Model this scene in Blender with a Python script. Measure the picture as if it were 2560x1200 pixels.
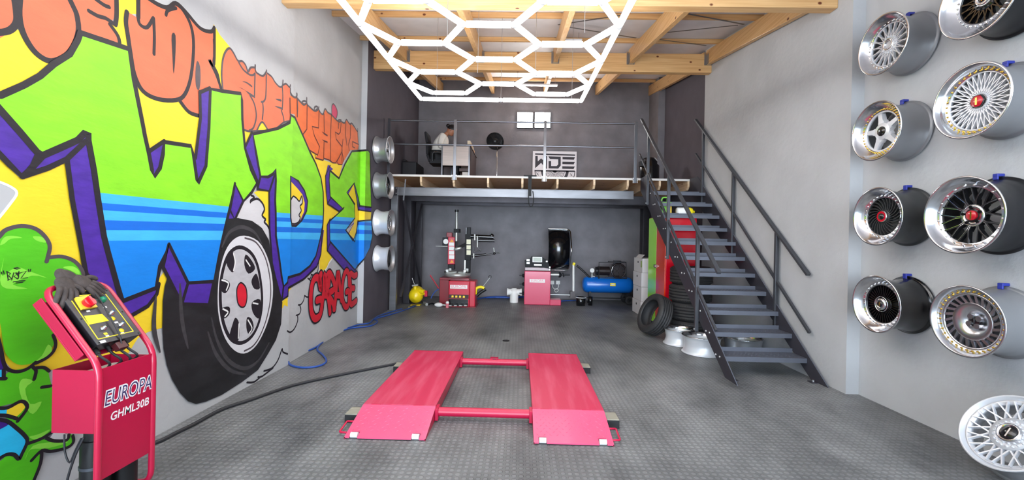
import bpy, bmesh, math, random
from math import sin, cos, pi, radians, sqrt, atan2
from mathutils import Vector, Matrix
from mathutils.geometry import tessellate_polygon
random.seed(7)
for o in list(bpy.data.objects): bpy.data.objects.remove(o)
SC = bpy.context.scene; COL = SC.collection

# ------------------------------------------------------------------ camera
FPX, CAMH = 1040.0, 1.4
yaw, roll = radians(1.09), radians(1.127)
FW = Vector((-sin(yaw), cos(yaw), 0)); R0 = Vector((cos(yaw), sin(yaw), 0)); U0 = Vector((0, 0, 1))
RT = R0*cos(roll)+U0*sin(roll); UP = -R0*sin(roll)+U0*cos(roll)
CAM = Vector((0, 0, CAMH))
cd = bpy.data.cameras.new('camera'); cam = bpy.data.objects.new('camera', cd); COL.objects.link(cam)
cd.sensor_width = 36; cd.lens = FPX*36/2560; cd.clip_start = .05
cam.matrix_world = Matrix(((RT.x, UP.x, -FW.x, 0), (RT.y, UP.y, -FW.y, 0), (RT.z, UP.z, -FW.z, CAMH), (0, 0, 0, 1)))
SC.camera = cam
# ------------------------------------------------------------------ light and exposure
SC.view_settings.view_transform = 'Standard'; SC.view_settings.look = 'None'
SC.view_settings.gamma = 1; SC.view_settings.use_curve_mapping = False
SC.view_settings.exposure = 0.0
w = bpy.data.worlds.new('world'); SC.world = w; w.use_nodes = True
bg = w.node_tree.nodes['Background']; bg.inputs[0].default_value = (.74, .87, 1, 1)
# overcast sky plus a door-side lobe, added to brighten the back
_n = w.node_tree.nodes; _l = w.node_tree.links
_tc = _n.new('ShaderNodeTexCoord'); _sp = _n.new('ShaderNodeSeparateXYZ'); _l.new(_tc.outputs['Generated'], _sp.inputs[0])
def _m(op, a, b):
    q = _n.new('ShaderNodeMath'); q.operation = op
    for i, v in enumerate((a, b)):
        if isinstance(v, (int, float)): q.inputs[i].default_value = v
        else: _l.new(v, q.inputs[i])
    return q.outputs[0]
_door_lobe = _m('POWER', _m('MAXIMUM', _m('MULTIPLY', _sp.outputs[1], -1.0), 0.0), 14.0)
_l.new(_m('ADD', _m('MULTIPLY', _door_lobe, 16.0), 1.9), bg.inputs[1])
TUBE_EMIT, LAMP_EMIT = 12.0, 60.0

# ------------------------------------------------------------------ survey helpers: a pixel of the photo -> a point on a known plane
def ray(x, y): return FW*FPX + RT*(x-1280) + UP*(600-y)
def onX(x, y, v):
    d = ray(x, y); return CAM+d*((v-CAM.x)/d.x)
def onY(x, y, v):
    d = ray(x, y); return CAM+d*((v-CAM.y)/d.y)
def onZ(x, y, v=0.0):
    d = ray(x, y); return CAM+d*((v-CAM.z)/d.z)
def onP(x, y, co, no):
    d = ray(x, y); return CAM+d*((co-CAM).dot(no)/d.dot(no))
def proj(p):
    d = p-CAM; k = d.dot(FW); return (1280+FPX*d.dot(RT)/k, 600-FPX*d.dot(UP)/k)

# ------------------------------------------------------------------ materials
def lin(c):
    return tuple(((v/255)/12.92 if v/255 <= .04045 else ((v/255+.055)/1.055)**2.4) for v in c)
MATS = {}
def M(name, rgb=None, rough=.5, metal=0., var=0., vs=8., bump=0., bs=40., emit=None, es=0., coat=0., stretch=None, spec=None, rgb2=None, lo=.35, hi=.7, detail=4):
    if name in MATS: return MATS[name]
    m = bpy.data.materials.new(name); m.use_nodes = True; MATS[name] = m
    nt = m.node_tree; b = nt.nodes['Principled BSDF']; c = lin(rgb)
    b.inputs['Base Color'].default_value = (*c, 1); b.inputs['Roughness'].default_value = rough; b.inputs['Metallic'].default_value = metal
    if coat: b.inputs['Coat Weight'].default_value = coat; b.inputs['Coat Roughness'].default_value = .12
    if spec is not None: b.inputs['Specular IOR Level'].default_value = spec
    if emit: b.inputs['Emission Color'].default_value = (*lin(emit), 1); b.inputs['Emission Strength'].default_value = es
    def tex(scale, det):
        tc = nt.nodes.new('ShaderNodeTexCoord'); mp = nt.nodes.new('ShaderNodeMapping'); n = nt.nodes.new('ShaderNodeTexNoise')
        if stretch: mp.inputs['Scale'].default_value = stretch
        nt.links.new(tc.outputs['Object'], mp.inputs[0]); nt.links.new(mp.outputs[0], n.inputs['Vector'])
        n.inputs['Scale'].default_value = scale; n.inputs['Detail'].default_value = det; return n
    if var or rgb2:
        n = tex(vs, detail); rp = nt.nodes.new('ShaderNodeValToRGB'); nt.links.new(n.outputs[0], rp.inputs[0])
        if rgb2: a, d = c, lin(rgb2)
        else: a, d = tuple(v*(1-var) for v in c), tuple(min(1, v*(1+var)) for v in c)
        rp.color_ramp.elements[0].color = (*a, 1); rp.color_ramp.elements[1].color = (*d, 1)
        rp.color_ramp.elements[0].position = lo; rp.color_ramp.elements[1].position = hi
        nt.links.new(rp.outputs[0], b.inputs['Base Color'])
    if bump:
        n = tex(bs, 5); bp = nt.nodes.new('ShaderNodeBump'); bp.inputs['Strength'].default_value = bump; bp.inputs['Distance'].default_value = .01
        nt.links.new(n.outputs[0], bp.inputs['Height']); nt.links.new(bp.outputs[0], b.inputs['Normal'])
    return m

# ------------------------------------------------------------------ mesh builder
class MB:
    def __init__(s): s.v = []; s.f = []; s.fm = []; s.fs = []; s.mats = []; s.X = Matrix()
    def mi(s, m):
        if m not in s.mats: s.mats.append(m)
        return s.mats.index(m)
    def add(s, vs, fs, m, smooth=False):
        o = len(s.v); s.v += [s.X @ Vector(v) for v in vs]; k = s.mi(m)
        for f in fs: s.f.append([o+i for i in f]); s.fm.append(k); s.fs.append(smooth)
        return s
    def box(s, x0, x1, y0, y1, z0, z1, m):
        return s.add([(x, y, z) for z in (z0, z1) for y in (y0, y1) for x in (x0, x1)],
                     [(0, 2, 3, 1), (4, 5, 7, 6), (0, 1, 5, 4), (2, 6, 7, 3), (0, 4, 6, 2), (1, 3, 7, 5)], m)
    def hexa(s, p, m):     # eight corners: bottom ring then top ring
        return s.add(p, [(3, 2, 1, 0), (4, 5, 6, 7), (0, 1, 5, 4), (1, 2, 6, 5), (2, 3, 7, 6), (3, 0, 4, 7)], m)
    def bar(s, a, b, w, h, m, up=(0, 0, 1)):
        a = Vector(a); b = Vector(b); d = (b-a).normalized(); u = Vector(up)
        sd = d.cross(u)
        if sd.length < 1e-4: sd = d.cross(Vector((0, 1, 0)))
        sd.normalize(); u = sd.cross(d); sd *= w/2; u *= h/2
        return s.hexa([a-sd-u, a+sd-u, a+sd+u, a-sd+u, b-sd-u, b+sd-u, b+sd+u, b-sd+u], m)
    def tube(s, pts, r, m, n=10, closed=False, caps=True):
        pts = [Vector(p) for p in pts]; N = len(pts); rings = []; u = None
        rr = r if isinstance(r, (list, tuple)) else [r]*N
        for i, p in enumerate(pts):
            if closed: t = pts[(i+1) % N]-pts[i-1]
            else: t = pts[min(i+1, N-1)]-pts[max(i-1, 0)]
            t.normalize()
            if u is None: u = t.orthogonal().normalized()
            u = u-t*u.dot(t)
            if u.length < 1e-5: u = t.orthogonal()
            u.normalize(); w_ = t.cross(u)
            k = 1.0
            rings.append([p+(u*cos(2*pi*j/n)+w_*sin(2*pi*j/n))*rr[i]*k for j in range(n)])
        vs = [q for rg in rings for q in rg]; fs = []
        for i in range(N if closed else N-1):
            a = i*n; b = ((i+1) % N)*n
            for j in range(n): fs.append((a+j, a+(j+1) % n, b+(j+1) % n, b+j))
        s.add(vs, fs, m, True)
        if caps and not closed:
            s.add(rings[0], [tuple(reversed(range(n)))], m); s.add(rings[-1], [tuple(range(n))], m)
        return s
    def cyl(s, a, b, r, m, n=20, r2=None):
        return s.tube([a, b], [r, r if r2 is None else r2], m, n)
    def lathe(s, prof, m, n=48, X=None, smooth=True, closed=False):   # prof: (radius, height) about local z
        X = X or Matrix(); vs = []; fs = []; k = len(prof)
        for j in range(n):
            c_, s_ = cos(2*pi*j/n), sin(2*pi*j/n)
            for r, h in prof: vs.append(X @ Vector((r*c_, r*s_, h)))
        for j in range(n):
            a = j*k; b = ((j+1) % n)*k
            for i in range(k if closed else k-1):
                i2 = (i+1) % k; fs.append((a+i, b+i, b+i2, a+i2))
        return s.add(vs, fs, m, smooth)
    def disc(s, r, h, m, n=48, X=None, up=True):
        X = X or Matrix(); vs = [X @ Vector((r*cos(2*pi*j/n), r*sin(2*pi*j/n), h)) for j in range(n)]
        return s.add(vs, [tuple(range(n)) if up else tuple(reversed(range(n)))], m)
    def ball(s, c, r, m, X=None, nu=16, nv=10):
        r = r if isinstance(r, (list, tuple)) else (r, r, r); c = Vector(c); X = X or Matrix(); vs = []; fs = []
        for i in range(nv+1):
            t = pi*i/nv
            for j in range(nu):
                p = 2*pi*j/nu; vs.append(c+(X @ Vector((r[0]*sin(t)*cos(p), r[1]*sin(t)*sin(p), r[2]*cos(t)))))
        for i in range(nv):
            for j in range(nu): fs.append((i*nu+j, (i+1)*nu+j, (i+1)*nu+(j+1) % nu, i*nu+(j+1) % nu))
        return s.add(vs, fs, m, True)
    def prism(s, poly, X, h0, h1, m, side=None):      # 2-D outline (x,y) extruded along local z
        n = len(poly); a = [X @ Vector((p[0], p[1], h0)) for p in poly]; b = [X @ Vector((p[0], p[1], h1)) for p in poly]
        tr = tessellate_polygon([[Vector((p[0], p[1], 0)) for p in poly]])
        ar = sum(poly[i][0]*poly[(i+1) % n][1]-poly[(i+1) % n][0]*poly[i][1] for i in range(n))
        fs = []
        for t in tr:
            i, j, k = t; q = (poly[j][0]-poly[i][0])*(poly[k][1]-poly[i][1])-(poly[k][0]-poly[i][0])*(poly[j][1]-poly[i][1])
            if q < 0: t = (i, k, j)
            fs.append(tuple(n+v for v in t)); fs.append(tuple(reversed(t)))
        s.add(a+b, fs, m)
        sf = [((i, (i+1) % n, n+(i+1) % n, n+i) if ar > 0 else (i, n+i, n+(i+1) % n, (i+1) % n)) for i in range(n)]
        return s.add(a+b, sf, side or m)
    def text(s, body, size, X, h, m, off=0., shear=0., spacing=1., sx=1.):   # raised lettering centred on local origin
        cu = bpy.data.curves.new('t', 'FONT'); cu.body = body; cu.size = size; cu.extrude = h/2; cu.offset = off; cu.shear = shear
        cu.space_character = spacing; cu.align_x = 'CENTER'; cu.align_y = 'CENTER'; cu.resolution_u = 3
        o = bpy.data.objects.new('t', cu); COL.objects.link(o)
        me = bpy.data.meshes.new_from_object(o.evaluated_get(bpy.context.evaluated_depsgraph_get()))
        s.add([X @ Vector((v.co.x*sx, v.co.y, v.co.z+h/2)) for v in me.vertices], [tuple(p.vertices) for p in me.polygons], m)
        bpy.data.objects.remove(o); bpy.data.curves.remove(cu); bpy.data.meshes.remove(me); return s
    def build(s, name, parent=None, bevel=0., sub=0, world=True, seg=2):
        me = bpy.data.meshes.new(name)
        o = bpy.data.objects.new(name, me); COL.objects.link(o)
        inv = Matrix()
        if parent is not None:
            o.parent = parent
            if world: inv = root_matrix(parent).inverted()
            vs = [inv @ v for v in s.v]
        else:
            if s.v:
                xs = [v.x for v in s.v]; ys = [v.y for v in s.v]; zs = [v.z for v in s.v]
                c = Vector(((min(xs)+max(xs))/2, (min(ys)+max(ys))/2, min(zs)))
            else: c = Vector()
            o.location = c; vs = [v-c for v in s.v]
        me.from_pydata([tuple(v) for v in vs], [], s.f)
        for m in s.mats: me.materials.append(m)
        me.polygons.foreach_set('material_index', s.fm); me.polygons.foreach_set('use_smooth', s.fs); me.update()
        if bevel:
            b = o.modifiers.new('bevel', 'BEVEL'); b.width = bevel; b.segments = seg; b.limit_method = 'ANGLE'; b.angle_limit = radians(50)
        if sub:
            b = o.modifiers.new('sub', 'SUBSURF'); b.levels = sub; b.render_levels = sub
        return o
def loc_matrix(o): return Matrix.LocRotScale(o.location, o.rotation_euler, o.scale)
def root_matrix(o):
    m = Matrix()
    while o is not None: m = loc_matrix(o) @ m; o = o.parent
    return m
def tag(o, label=None, cat=None, group=None, kind=None):
    if label: o['label'] = label
    if cat: o['category'] = cat
    if group: o['group'] = group
    if kind: o['kind'] = kind
    return o
def thing(name, label, cat, loc=(0, 0, 0), rot=(0, 0, 0), group=None):
    o = bpy.data.objects.new(name, None); COL.objects.link(o); o.location = loc; o.rotation_euler = rot; o.empty_display_size = .1
    return tag(o, label, cat, group)
def kids(o): return [c for c in bpy.data.objects if c.parent is o]
def copy_tree(o, parent=None):
    c = o.copy(); COL.objects.link(c)
    if parent is not None: c.parent = parent
    for ch in kids(o):
        if ch.name != c.name: copy_tree(ch, c)
    return c
def struct(name, mb, bevel=0., label=None):
    o = mb.build(name, None, bevel); o['kind'] = 'structure'
    if label: o['label'] = label
    return o
def smoothpts(pts, closed=False, k=4):
    P = [Vector(p) for p in pts]; n = len(P); out = []
    for i in range(n if closed else n-1):
        if closed: a, b, c, d = P[i-1], P[i], P[(i+1) % n], P[(i+2) % n]
        else: a, b, c, d = P[max(i-1, 0)], P[i], P[i+1], P[min(i+2, n-1)]
        for j in range(k):
            t = j/k; out.append(.5*((2*b)+(c-a)*t+(2*a-5*b+4*c-d)*t*t+(3*b-a-3*c+d)*t**3))
    if not closed: out.append(P[-1])
    return out
def V3(p, z=0): return Vector((p[0], p[1], z))
# ================================================================== SETTING
WL, WR = -2.483, 3.24                 # front bays, left and right
YS_L, YP_L = 4.46, 6.69               # left wall: step and pillar
YP_R = 4.01; WR2 = 3.12; YD_R = 7.2   # right wall: pillar return, second bay, dark bay
WD_L, WD_R, YB = -2.52, 3.2, 10.08    # dark bays and back wall
Y0 = -0.6
def roofz(y): return 3.40+.183*y      # underside of the insulation
# plaster
def plaster(name, rgb, bump=.4, var=.05):
    return M(name, rgb, .85, var=var, vs=2.2, bump=bump, bs=15, spec=.3, detail=7)
m_wall = plaster('plaster_light_grey', (190, 191, 193)); m_dark = plaster('plaster_charcoal', (130, 126, 130), var=.16)
m_dark2 = plaster('plaster_dark_charcoal', (94, 89, 97), var=.1)
def wallseg(name, pts, mat):          # pts: plan points, left to right as seen from inside
    mb = MB()
    for (a, b) in zip(pts[:-1], pts[1:]):
        n = 8
        for i in range(n):
            p = [a[0]+(b[0]-a[0])*i/n, a[1]+(b[1]-a[1])*i/n]; q = [a[0]+(b[0]-a[0])*(i+1)/n, a[1]+(b[1]-a[1])*(i+1)/n]
            mb.add([(p[0], p[1], 0), (q[0], q[1], 0), (q[0], q[1], roofz(q[1])+.08), (p[0], p[1], roofz(p[1])+.08)], [(0, 1, 2, 3)], mat)
    return struct(name, mb)
wallseg('wall_left', [(WL, Y0), (WL, YS_L), (-2.51, YS_L+.001), (-2.61, YP_L)], m_wall)
wallseg('wall_left_pillar', [(-2.61, YP_L), (WD_L, YP_L+.01)], m_wall)
wallseg('wall_left_rear', [(WD_L, YP_L+.01), (WD_L, YB)], m_dark2)
wallseg('wall_back', [(WD_L, YB), (WD_R, YB)], m_dark)
wallseg('wall_right_rear', [(WD_R, YB), (WD_R, YD_R)], m_dark2)
wallseg('wall_right_corner_pillar', [(3.05, YB), (3.05, 9.4), (WD_R, 9.4)], m_dark)
wallseg('wall_right', [(WD_R, YD_R), (WR2, YD_R-.01), (WR2, YP_R), (WR, YP_R-.001), (WR, Y0)], m_wall)
# floor: black rubber sheet with raised coins, dusty
mf = bpy.data.materials.new('rubber_coin_floor'); mf.use_nodes = True; nt = mf.node_tree; b = nt.nodes['Principled BSDF']
tc = nt.nodes.new('ShaderNodeTexCoord'); L = nt.links.new
def node(t, **k):
    n = nt.nodes.new(t)
    for a, v in k.items(): setattr(n, a, v)
    return n
def mth(op, a, bv=None):
    n = node('ShaderNodeMath', operation=op)
    for i, q in enumerate((a, bv)):
        if q is None: continue
        if isinstance(q, (int, float)): n.inputs[i].default_value = q
        else: L(q, n.inputs[i])
    return n.outputs[0]
sx = node('ShaderNodeSeparateXYZ'); L(tc.outputs['Object'], sx.inputs[0])
P_ = .042
fx = mth('SUBTRACT', mth('FRACT', mth('DIVIDE', sx.outputs[0], P_)), .5); fy = mth('SUBTRACT', mth('FRACT', mth('DIVIDE', sx.outputs[1], P_)), .5)
rr = mth('SQRT', mth('ADD', mth('MULTIPLY', fx, fx), mth('MULTIPLY', fy, fy)))
mr = node('ShaderNodeMapRange', interpolation_type='SMOOTHSTEP'); L(rr, mr.inputs[0])
mr.inputs[1].default_value = .28; mr.inputs[2].default_value = .40; mr.inputs[3].default_value = 1; mr.inputs[4].default_value = 0
bp = node('ShaderNodeBump'); bp.inputs['Strength'].default_value = .55; bp.inputs['Distance'].default_value = .004
L(mr.outputs[0], bp.inputs['Height']); L(bp.outputs[0], b.inputs['Normal'])
n1 = node('ShaderNodeTexNoise'); n1.inputs['Scale'].default_value = 1.3; n1.inputs['Detail'].default_value = 9; n1.inputs['Roughness'].default_value = .68
mp = node('ShaderNodeMapping'); mp.inputs['Scale'].default_value = (1, .6, 1); L(tc.outputs['Object'], mp.inputs[0]); L(mp.outputs[0], n1.inputs['Vector'])
rp = node('ShaderNodeValToRGB'); L(n1.outputs[0], rp.inputs[0])
rp.color_ramp.elements[0].position = .36; rp.color_ramp.elements[0].color = (*lin((90, 91, 93)), 1)
rp.color_ramp.elements[1].position = .70; rp.color_ramp.elements[1].color = (*lin((156, 157, 158)), 1)
mx = node('ShaderNodeMixRGB', blend_type='MULTIPLY'); mx.inputs[0].default_value = .25
L(rp.outputs[0], mx.inputs[1]); L(mr.outputs[0], mx.inputs[2]); L(mx.outputs[0], b.inputs['Base Color'])
b.inputs['Roughness'].default_value = .46; b.inputs['Specular IOR Level'].default_value = .5
MATS['floor'] = mf
mb = MB(); mb.box(-2.7, 3.4, -1.2, YB+.05, -.05, 0, mf); struct('floor', mb)
# insulation under the roof sheets
m_ins = M('silver_roof_insulation', (228, 226, 230), .6, var=.06, vs=3, bump=.25, bs=9)
mb = MB()
for i in range(12):
    ya, yb = Y0+(YB+.05-Y0)*i/12, Y0+(YB+.05-Y0)*(i+1)/12
    mb.hexa([(-2.7, ya, roofz(ya)), (3.4, ya, roofz(ya)), (3.4, yb, roofz(yb)), (-2.7, yb, roofz(yb)),
             (-2.7, ya, roofz(ya)+.05), (3.4, ya, roofz(ya)+.05), (3.4, yb, roofz(yb)+.05), (-2.7, yb, roofz(yb)+.05)], m_ins)
struct('ceiling', mb)
# timber
def timber(name, st, c1=(204, 154, 98), c2=(232, 192, 136)):
    m = M(name, c1, .5, rgb2=c2, vs=3.5, stretch=st, lo=.3, hi=.75, detail=6, coat=.15)
    nt = m.node_tree; b = nt.nodes['Principled BSDF']
    v = nt.nodes.new('ShaderNodeTexVoronoi'); v.inputs['Scale'].default_value = 6.5
    tc = nt.nodes.new('ShaderNodeTexCoord'); mp = nt.nodes.new('ShaderNodeMapping')
    mp.inputs['Scale'].default_value = tuple(.55+.45*min(1, s/6) if s > 2 else .7 for s in st)
    nt.links.new(tc.outputs['Object'], mp.inputs[0]); nt.links.new(mp.outputs[0], v.inputs['Vector'])
    r = nt.nodes.new('ShaderNodeValToRGB'); nt.links.new(v.outputs['Distance'], r.inputs[0])
    r.color_ramp.elements[0].position = .07; r.color_ramp.elements[0].color = (*lin((120, 70, 34)), 1)
    r.color_ramp.elements[1].position = .12; r.color_ramp.elements[1].color = (1, 1, 1, 1)
    mx = nt.nodes.new('ShaderNodeMixRGB'); mx.blend_type = 'MULTIPLY'; mx.inputs[0].default_value = 1
    src = [l for l in nt.links if l.to_socket == b.inputs['Base Color']][0].from_socket
    nt.links.new(src, mx.inputs[1]); nt.links.new(r.outputs[0], mx.inputs[2]); nt.links.new(mx.outputs[0], b.inputs['Base Color'])
    return m
m_tx = timber('pine_along_x', (.5, 9, 14)); m_ty = timber('pine_along_y', (9, .5, 14))
m_zinc = M('zinc_hanger', (176, 178, 182), .35, .9)
def roofpitch(y): return 3.328+.183*y      # top of the rafters
for y, z0, z1, lab in ((4.2, 3.775, 4.10, 'thick laminated pine beam nearest the camera, above the hexagon light'), (6.95, 4.235, 4.545, 'thick laminated pine beam farther back, above the mezzanine front')):
    mb = MB(); xl = WL if y < YS_L else -2.52; mb.box(xl, WR2, y, y+.11, z0, z1, m_tx)
    tag(mb.build('roof_beam', None, .006), lab, 'beam', 'laminated roof beams')
RX = [-1.97, -.72, .53, 1.78, 3.06]
rl = ['first pine rafter from the mural wall, sloping over the hexagon light', 'second pine rafter from the mural wall', 'middle pine rafter over the centre of the garage',
      'pine rafter second from the plain grey wall', 'pine rafter running tight along the plain grey wall']
for x, lab in zip(RX, rl):
    root = thing('rafter', lab, 'rafter', (x, 4.31, 0), group='pine rafters')
    mb = MB()
    for (ya, yb) in ((4.31, 6.95), (7.06, YB)):
        mb.hexa([(x-.035, ya, roofpitch(ya)-.235), (x+.035, ya, roofpitch(ya)-.235), (x+.035, yb, roofpitch(yb)-.235), (x-.035, yb, roofpitch(yb)-.235),
                 (x-.035, ya, roofpitch(ya)), (x+.035, ya, roofpitch(ya)), (x+.035, yb, roofpitch(yb)), (x-.035, yb, roofpitch(yb))], m_ty)
    mb.build('timber', root, .004)
    mb = MB(); z = roofpitch(6.95)-.245
    for sgn in (-1, 1): mb.box(x+sgn*.036, x+sgn*.039, 6.85, 6.95, z, z+.16, m_zinc); mb.box(x+sgn*.036-(.03 if sgn < 0 else 0), x+sgn*.036+(.03 if sgn > 0 else 0), 6.946, 6.949, z, z+.2, m_zinc)
    mb.box(x-.039, x+.039, 6.85, 6.95, z-.003, z+.008, m_zinc)
    mb.build('joist_hanger', root); 
pl = ['pine purlin just behind the front beam', 'pine purlin midway between the two thick beams', 'pine purlin just in front of the rear thick beam', 'pine purlin just behind the rear thick beam',
      'pine purlin over the middle of the mezzanine', 'pine purlin closest to the back wall']
for y, lab in zip((4.42, 5.47, 6.54, 7.6, 8.62, 9.62), pl):
    z = roofpitch(y); xl = WL if y < YS_L else (-2.6 if y < YP_L else WD_L); xr = WR2 if y < YD_R else 3.2
    mb = MB(); mb.hexa([(xl, y, z), (xr, y, z), (xr, y+.05, z+.009), (xl, y+.05, z+.009), (xl, y, z+.068), (xr, y, z+.068), (xr, y+.05, z+.077), (xl, y+.05, z+.077)], m_tx)
    tag(mb.build('purlin', None, .003), lab, 'purlin', 'pine purlins')
# bracing straps flat under the insulation
m_strap = M('galvanised_strap', (112, 114, 118), .4, .8)
PL0, PLN = Vector((0, 0, 3.322)), Vector((0, -.183, 1)).normalized()
for (a, b_), lab in ((((1690, 29), (1860, 61)), 'upper galvanised brace strap near the plain grey wall'), (((1640, 84), (1845, 63)), 'galvanised brace strap crossing the purlin bay by the grey wall'),
                     (((1410, 66), (1590, 95)), 'long thin galvanised brace strap right of centre under the ceiling'), (((1395, 62), (1555, 38)), 'short galvanised brace strap beside the middle rafter'),
                     (((1633, 97), (1765, 114)), 'lowest galvanised brace strap above the rear beam')):
    p, q = onP(*a, PL0, PLN), onP(*b_, PL0, PLN)
    mb = MB(); mb.bar(p, q, .03, .003, m_strap, PLN); tag(mb.build('brace_strap'), lab, 'strap', 'roof brace straps')
# floor drain
m_blackp = M('black_plastic', (24, 24, 26), .45)
p = onZ(1265, 852); mb = MB(); mb.lathe([(.001, .004), (.03, .004), (.045, .006), (.05, .001)], m_blackp, 24, Matrix.Translation(p))
tag(mb.build('floor_drain'), 'small round black drain cap in the floor behind the lift', 'drain')
# ================================================================== MURAL painted on the left wall
def CA(l): return [(x/2, y/2) for x, y in l]
def CB(l): return [(x/2, 600+y/2) for x, y in l]
def CC(l): return [(480+x/2, y/2) for x, y in l]
def CD(l): return [(480+x/2, 500+y/2) for x, y in l]
def CS(l): return [(530+x/4.617, 100+y/4.617) for x, y in l]
def CT(l): return [(720+x/5.4545, 220+y/5.4545) for x, y in l]
def CW(l): return [(560+x/4.616, 440+y/4.616) for x, y in l]
def CG(l): return [(700+x/5.457, 640+y/5.457) for x, y in l]
def CF(l): return [(x/3.75, 540+y/3.75) for x, y in l]
def CE(l): return [(x*.3166, 820+y*.3166) for x, y in l]
# wall strips: (point on plane, normal)
n_rear = Vector((YP_L-YS_L, .10, 0)).normalized()
STRIPS = [(Vector((WL, 0, 0)), Vector((1, 0, 0))), (Vector((-2.51, YS_L, 0)), n_rear), (Vector((0, YP_L, 0)), Vector((0, -1, 0))), (Vector((WD_L, 0, 0)), Vector((1, 0, 0)))]
def vline(x, y):   # a vertical world edge as a line in the photo: point and direction
    a = proj(Vector((x, y, .2))); b = proj(Vector((x, y, 3.6))); return Vector((*a, 0)), Vector((b[0]-a[0], b[1]-a[1], 0)).normalized()
EDGES = [vline(WL, YS_L), vline(-2.61, YP_L), vline(WD_L, YP_L)]
def side(p, e): d = p-e[0]; return e[1].x*d.y-e[1].y*d.x     # >0: to the right in the photo (y down)
# metres per pixel on the wall, for stroke widths
def wallxy(x, y):
    p = Vector((x, y, 0)); k = 0
    for e in EDGES:
        if side(p, e) > 0: k += 1
    co, no = STRIPS[k]; q = onP(x, y, co, no); return k, q
def scale_at(x, y):
    k, q = wallxy(x, y); co, no = STRIPS[k]
    a = onP(x+1, y, co, no); b = onP(x, y+1, co, no); c = onP(x, y, co, no)
    t = Vector((0, 0, 1)).cross(no)
    return ((a-c).dot(t), (a-c).z, (b-c).dot(t), (b-c).z)
for i_, e_ in enumerate(EDGES):
    if side(Vector((e_[0].x+50, e_[0].y, 0)), e_) < 0: EDGES[i_] = (e_[0], -e_[1])
PAINT = {}; LAYER = [0]
def pm(part): return PAINT.setdefault(part, MB())
def emit(part, bm, matfn):
    mb = pm(part); LAYER[0] += 1; off = .0006+LAYER[0]*.00004
    for e in EDGES:
        nrm = Vector((-e[1].y, e[1].x, 0))
        bmesh.ops.bisect_plane(bm, geom=bm.verts[:]+bm.edges[:]+bm.faces[:], plane_co=e[0], plane_no=nrm, dist=1e-5)
    cache = {}
    for f in bm.faces:
        if f.calc_area() < 1e-4: continue
        c = f.calc_center_median(); k = sum(1 for e in EDGES if side(c, e) > 0); co, no = STRIPS[k]
        ids = []
        for v in f.verts:
            key = (k, v.index)
            ids.append(onP(v.co.x, v.co.y, co+no*off, no))
        nn = (ids[1]-ids[0]).cross(ids[2]-ids[0])
        if nn.dot(no) < 0: ids.reverse()
        mb.add(ids, [tuple(range(len(ids)))], matfn(c) if callable(matfn) else matfn)
    bm.free()
def fill(part, pts, m, sm=True, cuts=()):
    if sm: pts = [(p.x, p.y) for p in smoothpts([V3(p) for p in pts], True, 3)]
    bm = bmesh.new(); vs = [bm.verts.new((x, y, 0)) for x, y in pts]
    for t in tessellate_polygon([[Vector((x, y, 0)) for x, y in pts]]):
        try: bm.faces.new([vs[i] for i in t])
        except ValueError: pass
    bmesh.ops.recalc_face_normals(bm, faces=bm.faces[:])
    for (a, b) in cuts:
        d = Vector((b[0]-a[0], b[1]-a[1], 0)); bmesh.ops.bisect_plane(bm, geom=bm.verts[:]+bm.edges[:]+bm.faces[:], plane_co=Vector((*a, 0)), plane_no=Vector((-d.y, d.x, 0)), dist=1e-6)
    bm.verts.index_update(); emit(part, bm, m)
def st(part, pts, wd, m, closed=False, sm=True, taper=False):
    P = smoothpts([V3(p) for p in pts], closed, 4) if sm else [V3(p) for p in pts]
    n = len(P); Lf, Rg = [], []
    for i, p in enumerate(P):
        t = (P[(i+1) % n]-P[i-1]) if closed else (P[min(i+1, n-1)]-P[max(i-1, 0)])
        a, b, c, d = scale_at(p.x, p.y)           # (px dx,dy) -> metres
        tx, ty = a*t.x+c*t.y, b*t.x+d*t.y; l = sqrt(tx*tx+ty*ty) or 1
        k = wd/2*((.35+.65*sin(pi*i/(n-1))) if taper else 1)
        nx, ny = -ty/l*k, tx/l*k; det = a*d-b*c
        o = Vector(((d*nx-c*ny)/det, (-b*nx+a*ny)/det, 0)); Lf.append(p+o); Rg.append(p-o)
    bm = bmesh.new(); A = [bm.verts.new(v) for v in Lf]; B = [bm.verts.new(v) for v in Rg]
    for i in range(n if closed else n-1):
        j = (i+1) % n
        try: bm.faces.new((A[i], A[j], B[j], B[i]))
        except ValueError: pass
    if not closed:      # rounded ends
        for e, sg in ((0, 1), (n-1, -1)):
            c = P[e]; h = Lf[e]-c; t = (P[1]-P[0]) if e == 0 else (P[n-1]-P[n-2]); a, b, cc, d = scale_at(c.x, c.y); l = sqrt((a*t.x+cc*t.y)**2+(b*t.x+d*t.y)**2) or 1
            t = t*(-sg*wd/2/l*(1 if not taper else .4)); vs = [bm.verts.new(c+h*cos(q*pi/6)+t*sin(q*pi/6)*(1 if e == 0 else -1)*(1 if e == 0 else -1)) for q in range(7)]
            bm.faces.new(vs)
    bm.verts.index_update(); emit(part, bm, m)
def paint(name, rgb, var=.06, vs=7): return M('paint_'+name, rgb, .55, var=var, vs=vs, bump=.12, bs=30, stretch=(1, .6, 1.6), detail=6)
p_yel = paint('yellow', (252, 217, 44), .05); p_org = paint('orange', (228, 112, 76), .06); p_org2 = paint('deep_orange', (232, 108, 44), .08); p_grn = paint('lime', (140, 226, 34), .10)
p_lb = paint('sky_blue', (66, 184, 250), .07); p_mb = paint('mid_blue', (8, 112, 222), .05); p_b = paint('blue', (6, 134, 232), .04)
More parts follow.
